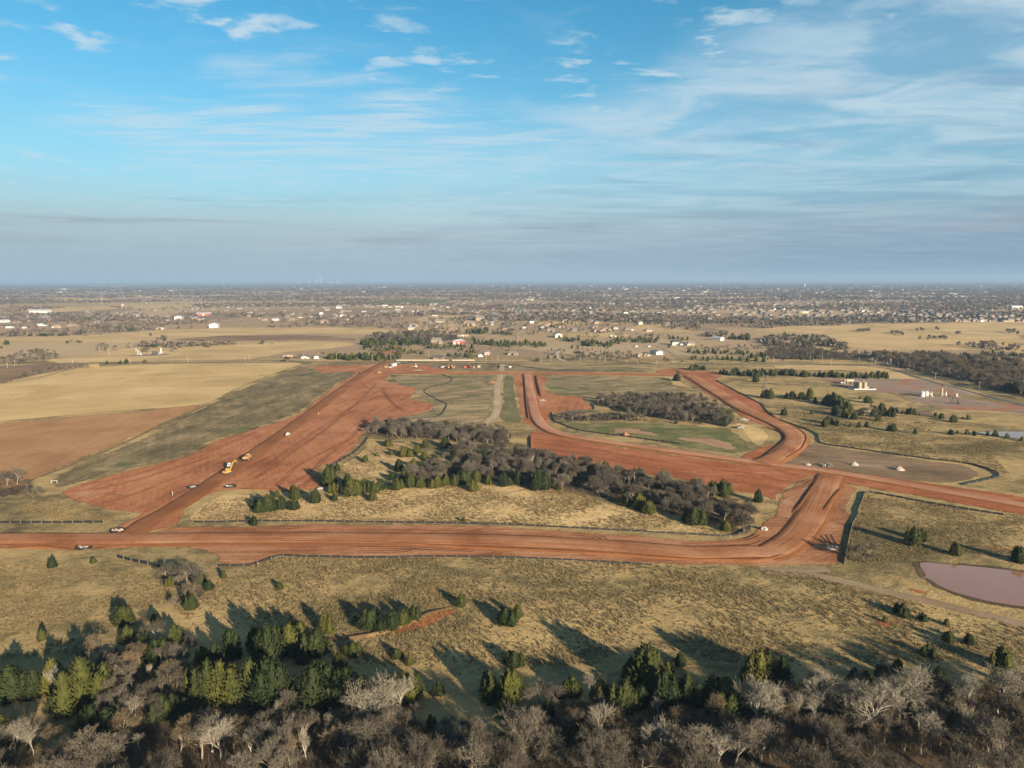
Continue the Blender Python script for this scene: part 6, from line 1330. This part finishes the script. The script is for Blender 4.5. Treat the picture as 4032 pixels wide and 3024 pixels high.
def pumpjack(c, x, y, rz, label, mat, sc=1.0):
    e = empty('pump_jack', P3(c, x, y), rz, sc); m = MB(); m.box(0, 0, 0, 9, 2.0, 0.5); m.build('skid', M[mat], e); m = MB()
    for s in (-0.8, 0.8): m.cyl((0.9, s, 0.5), (1.6, s * 0.2, 5.6), 0.2, 0.15, 5); m.cyl((2.6, s, 0.5), (1.7, s * 0.2, 5.6), 0.2, 0.15, 5)
    m.build('samson_post', M[mat], e); m = MB(); m.cyl((-2.6, 0, 4.4), (4.6, 0, 6.9), 0.35, 0.35, 4); m.build('walking_beam', M[mat], e); m = MB(); m.prism([(4.2, 5.6), (5.0, 5.3), (5.6, 6.2), (5.6, 7.3), (4.9, 8.2), (4.4, 7.4)], -0.35, 0.35); m.build('horse_head', M[mat], e)
    for s in (-0.9, 0.9): m = MB(); m.prism([(-3.6, 1.0), (-2.6, 0.6), (-1.6, 1.8), (-1.9, 2.8), (-3.0, 2.6)], s - 0.15, s + 0.15); m.build('crank', M[mat], e); m = MB(); m.cyl((-2.4, s, 1.6), (-2.6, s * 0.4, 4.4), 0.12, 0.12, 4); m.build('pitman_arm', M[mat], e)
    m = MB(); m.box(-2.6, 0, 0.5, 1.6, 1.2, 1.4); m.build('gearbox', M[mat], e); m = MB(); m.cyl((5.5, 0, 0), (5.5, 0, 6.0), 0.06, 0.06, 4); m.build('polished_rod', M['galv'], e); tag(e, label, 'pump jack', 'pump jacks')
pumpjack('A4', 1625, 1265, 2.6, 'black pump jack on the right well pad', 'dark'); pumpjack('A1', 1200, 868, 2.8, 'white pump jack in the far left hay field', 'white', 1.1)
for i, x in enumerate((1328, 1342, 1356)): oil_tank('A1', x, 874, 2.0, 5.6, ('left', 'middle', 'right')[i] + ' black oil tank in the far left hay field', 'dark')
container(P3('A1', 1364, 868), 0.0, 'white box housing right of the black tanks', 'white', (3.4, 3, 4), 'equipment_box', 'box'); separator('A1', 1390, 860, 1.2, 8.5, 'white', 'tall white separator right of the black tanks')
# ------------------------------------------------------------------ walls, poles, gates, stakes
for x0, x1, lb in ((1230, 1680, 'long white perimeter wall along the county road'), (1712, 1905, 'shorter white perimeter wall right of the driveway gap')):
    a, b = g('A2', x0, 921), g('A2', x1, 921); L = math.dist(a, b); e = empty('perimeter_wall', (a[0], a[1], 0), math.atan2(b[1] - a[1], b[0] - a[0])); m = MB(); m.box(L / 2, 0, 0, L, 0.3, 1.6); m.build('wall', M['cream'], e)
    for k in range(int(L / 8) + 1): m = MB(); m.box(min(L, k * 8), 0, 0, 0.6, 0.6, 1.8); m.build('pillar', M['white'], e)
    tag(e, lb, 'wall', 'white perimeter walls')
PS = MB(); PS.cyl((0, 0, 0), (0, 0, 11.5), 0.20, 0.14, 7); PS = PS.mesh('shaft', M['pole']); PA = MB(); PA.box(0, 0, 10.6, 2.6, 0.14, 0.16); PA = PA.mesh('crossarm', M['pole']); PI_ = MB()
for x in (-1.15, -0.5, 0.5, 1.15): PI_.cyl((x, 0, 10.76), (x, 0, 11.0), 0.07, 0.05, 6)
PI_ = PI_.mesh('insulators', M['galv'])
def pole(c, x, y, hp):
    e = empty('utility_pole', P3(c, x, y, 0), RNG.uniform(-0.2, 0.2), (0.95, 0.95, max(0.5, hm(c, x, y, hp, 0.0) / 11.5))); inst('shaft', PS, e); ca = inst('crossarm', PA, e); inst('insulators', PI_, ca); later(e, 'pale wooden utility pole', 'along the county road', 'utility pole', 'utility poles')
for c, lst in (('A1', '65,985,48 128,965,52 627,945,38 1122,948,46 1620,938,50 2118,928,36 2150,918,50 940,880,58 858,850,44'), ('A2', '428,910,50 560,920,60 715,922,75 1020,920,52 1180,920,68 1507,928,58 1642,915,55 2002,928,52 2102,912,38 1665,838,18'),
               ('A3', '292,930,48 372,930,55 792,940,50 837,938,58 1425,940,42 1285,958,30 1768,930,55 1786,952,60 1972,655,34 1872,625,30 1780,610,28 1680,580,28 2082,680,40 2158,685,38'), ('A4', '40,910,48 100,922,48 508,920,58 587,935,56 818,928,54 928,935,60 957,935,25 1087,945,60 1150,962,45 1463,1060,58 1835,1145,68 244,715,40 428,735,25 617,800,42 2190,1185,44')):
    for tok in lst.split(): pole(c, *[float(v) for v in tok.split(',')])
e = empty('pipe_gate', P3('B1', 468, 882, 0.08)); 
for x in (-1.6, 1.6): m = MB(); m.cyl((x, 0, 0), (x, 0, 1.5), 0.14, 0.14, 6); m.build('post', M['white'], e)
m = MB(); m.cyl((-1.6, 0, 1.45), (1.6, 0, 1.45), 0.14, 0.14, 6); m.build('rail', M['white'], e); tag(e, 'white pipe gate frame beside the left clump of trees', 'gate')
for c, x, y, lb in (('B1', 1488, 990, 'small pale marker stake left of the diagonal road'), ('B2', 558, 295, 'white lath stake beside the diagonal road')):
    e = empty('marker_stake', P3(c, x, y)); m = MB(); m.box(0, 0, 0, 0.25, 0.25, 2.2); m.build('lath', M['cream'], e); m = MB(); m.box(0.3, 0, 1.6, 0.5, 0.08, 0.4); m.build('flag', M['orange'], e); tag(e, lb, 'stake')
e = empty('culvert_headwall', P3('B2', 590, 935)); m = MB(); m.box(0, 0, 0, 3.6, 0.4, 1.1); m.build('headwall', M['concrete'], e)
for s in (-1, 1): m = MB(); m.box(s * 2.2, -0.8, 0, 0.3, 1.8, 0.8, s * 0.5); m.build('wing_wall', M['concrete'], e)
m = MB(); m.box(0, -1.2, 0, 3.4, 1.6, 0.12); m.build('apron', M['concrete'], e); tag(e, 'pale concrete culvert headwall where the cedars meet red clay', 'culvert')
gx, gy = g('A1', 815, 975); e = empty('reed_clump', (gx, gy, 0)); m = MB()
for k in range(240):
    a = RNG.uniform(0, 6.28); d = RNG.uniform(0, 1); x, y = d * math.cos(a) * 7, d * math.sin(a) * 3.5; m.cyl((x, y, 0), (x + RNG.normal(0, 0.5), y + RNG.normal(0, 0.5), RNG.uniform(3, 4.8)), 0.3, 0.06, 3, False)
m.build('stalks', M['reed'], e); tag(e, 'clump of tall yellow reeds at the corner of the hay field', 'reeds')

# ------------------------------------------------------------------ haze over everything
m = bpy.data.materials.new('haze_air'); m.use_nodes = True; t = NT(m.node_tree); t.n.clear(); out = t.N('ShaderNodeOutputMaterial')
v = t.N('ShaderNodeVolumePrincipled', {'Color': (0.30, 0.46, 0.68, 1), 'Density': HAZE, 'Anisotropy': 0.0})
t.l.new(v.outputs[0], out.inputs['Volume'])
hb = MB(); hb.box(0, 24500.0, -1.5, 105500.0, 56500.0, 292.0); tag(hb.build('haze', m), 'pale blue air haze over the whole plain', kind='stuff')

# ------------------------------------------------------------------ ordinals for things that look alike
byk = {}
for o, head, place in LATER: byk.setdefault((head, place), []).append(o)
for (head, place), lst in byk.items():
    lst.sort(key=lambda o: proj(o.location.x, o.location.y)[0])
    for i, o in enumerate(lst):
        o['label'] = '%s %s' % (head, place) if len(lst) == 1 else '%s, %s from the left %s' % (head, ordn(i + 1), place)
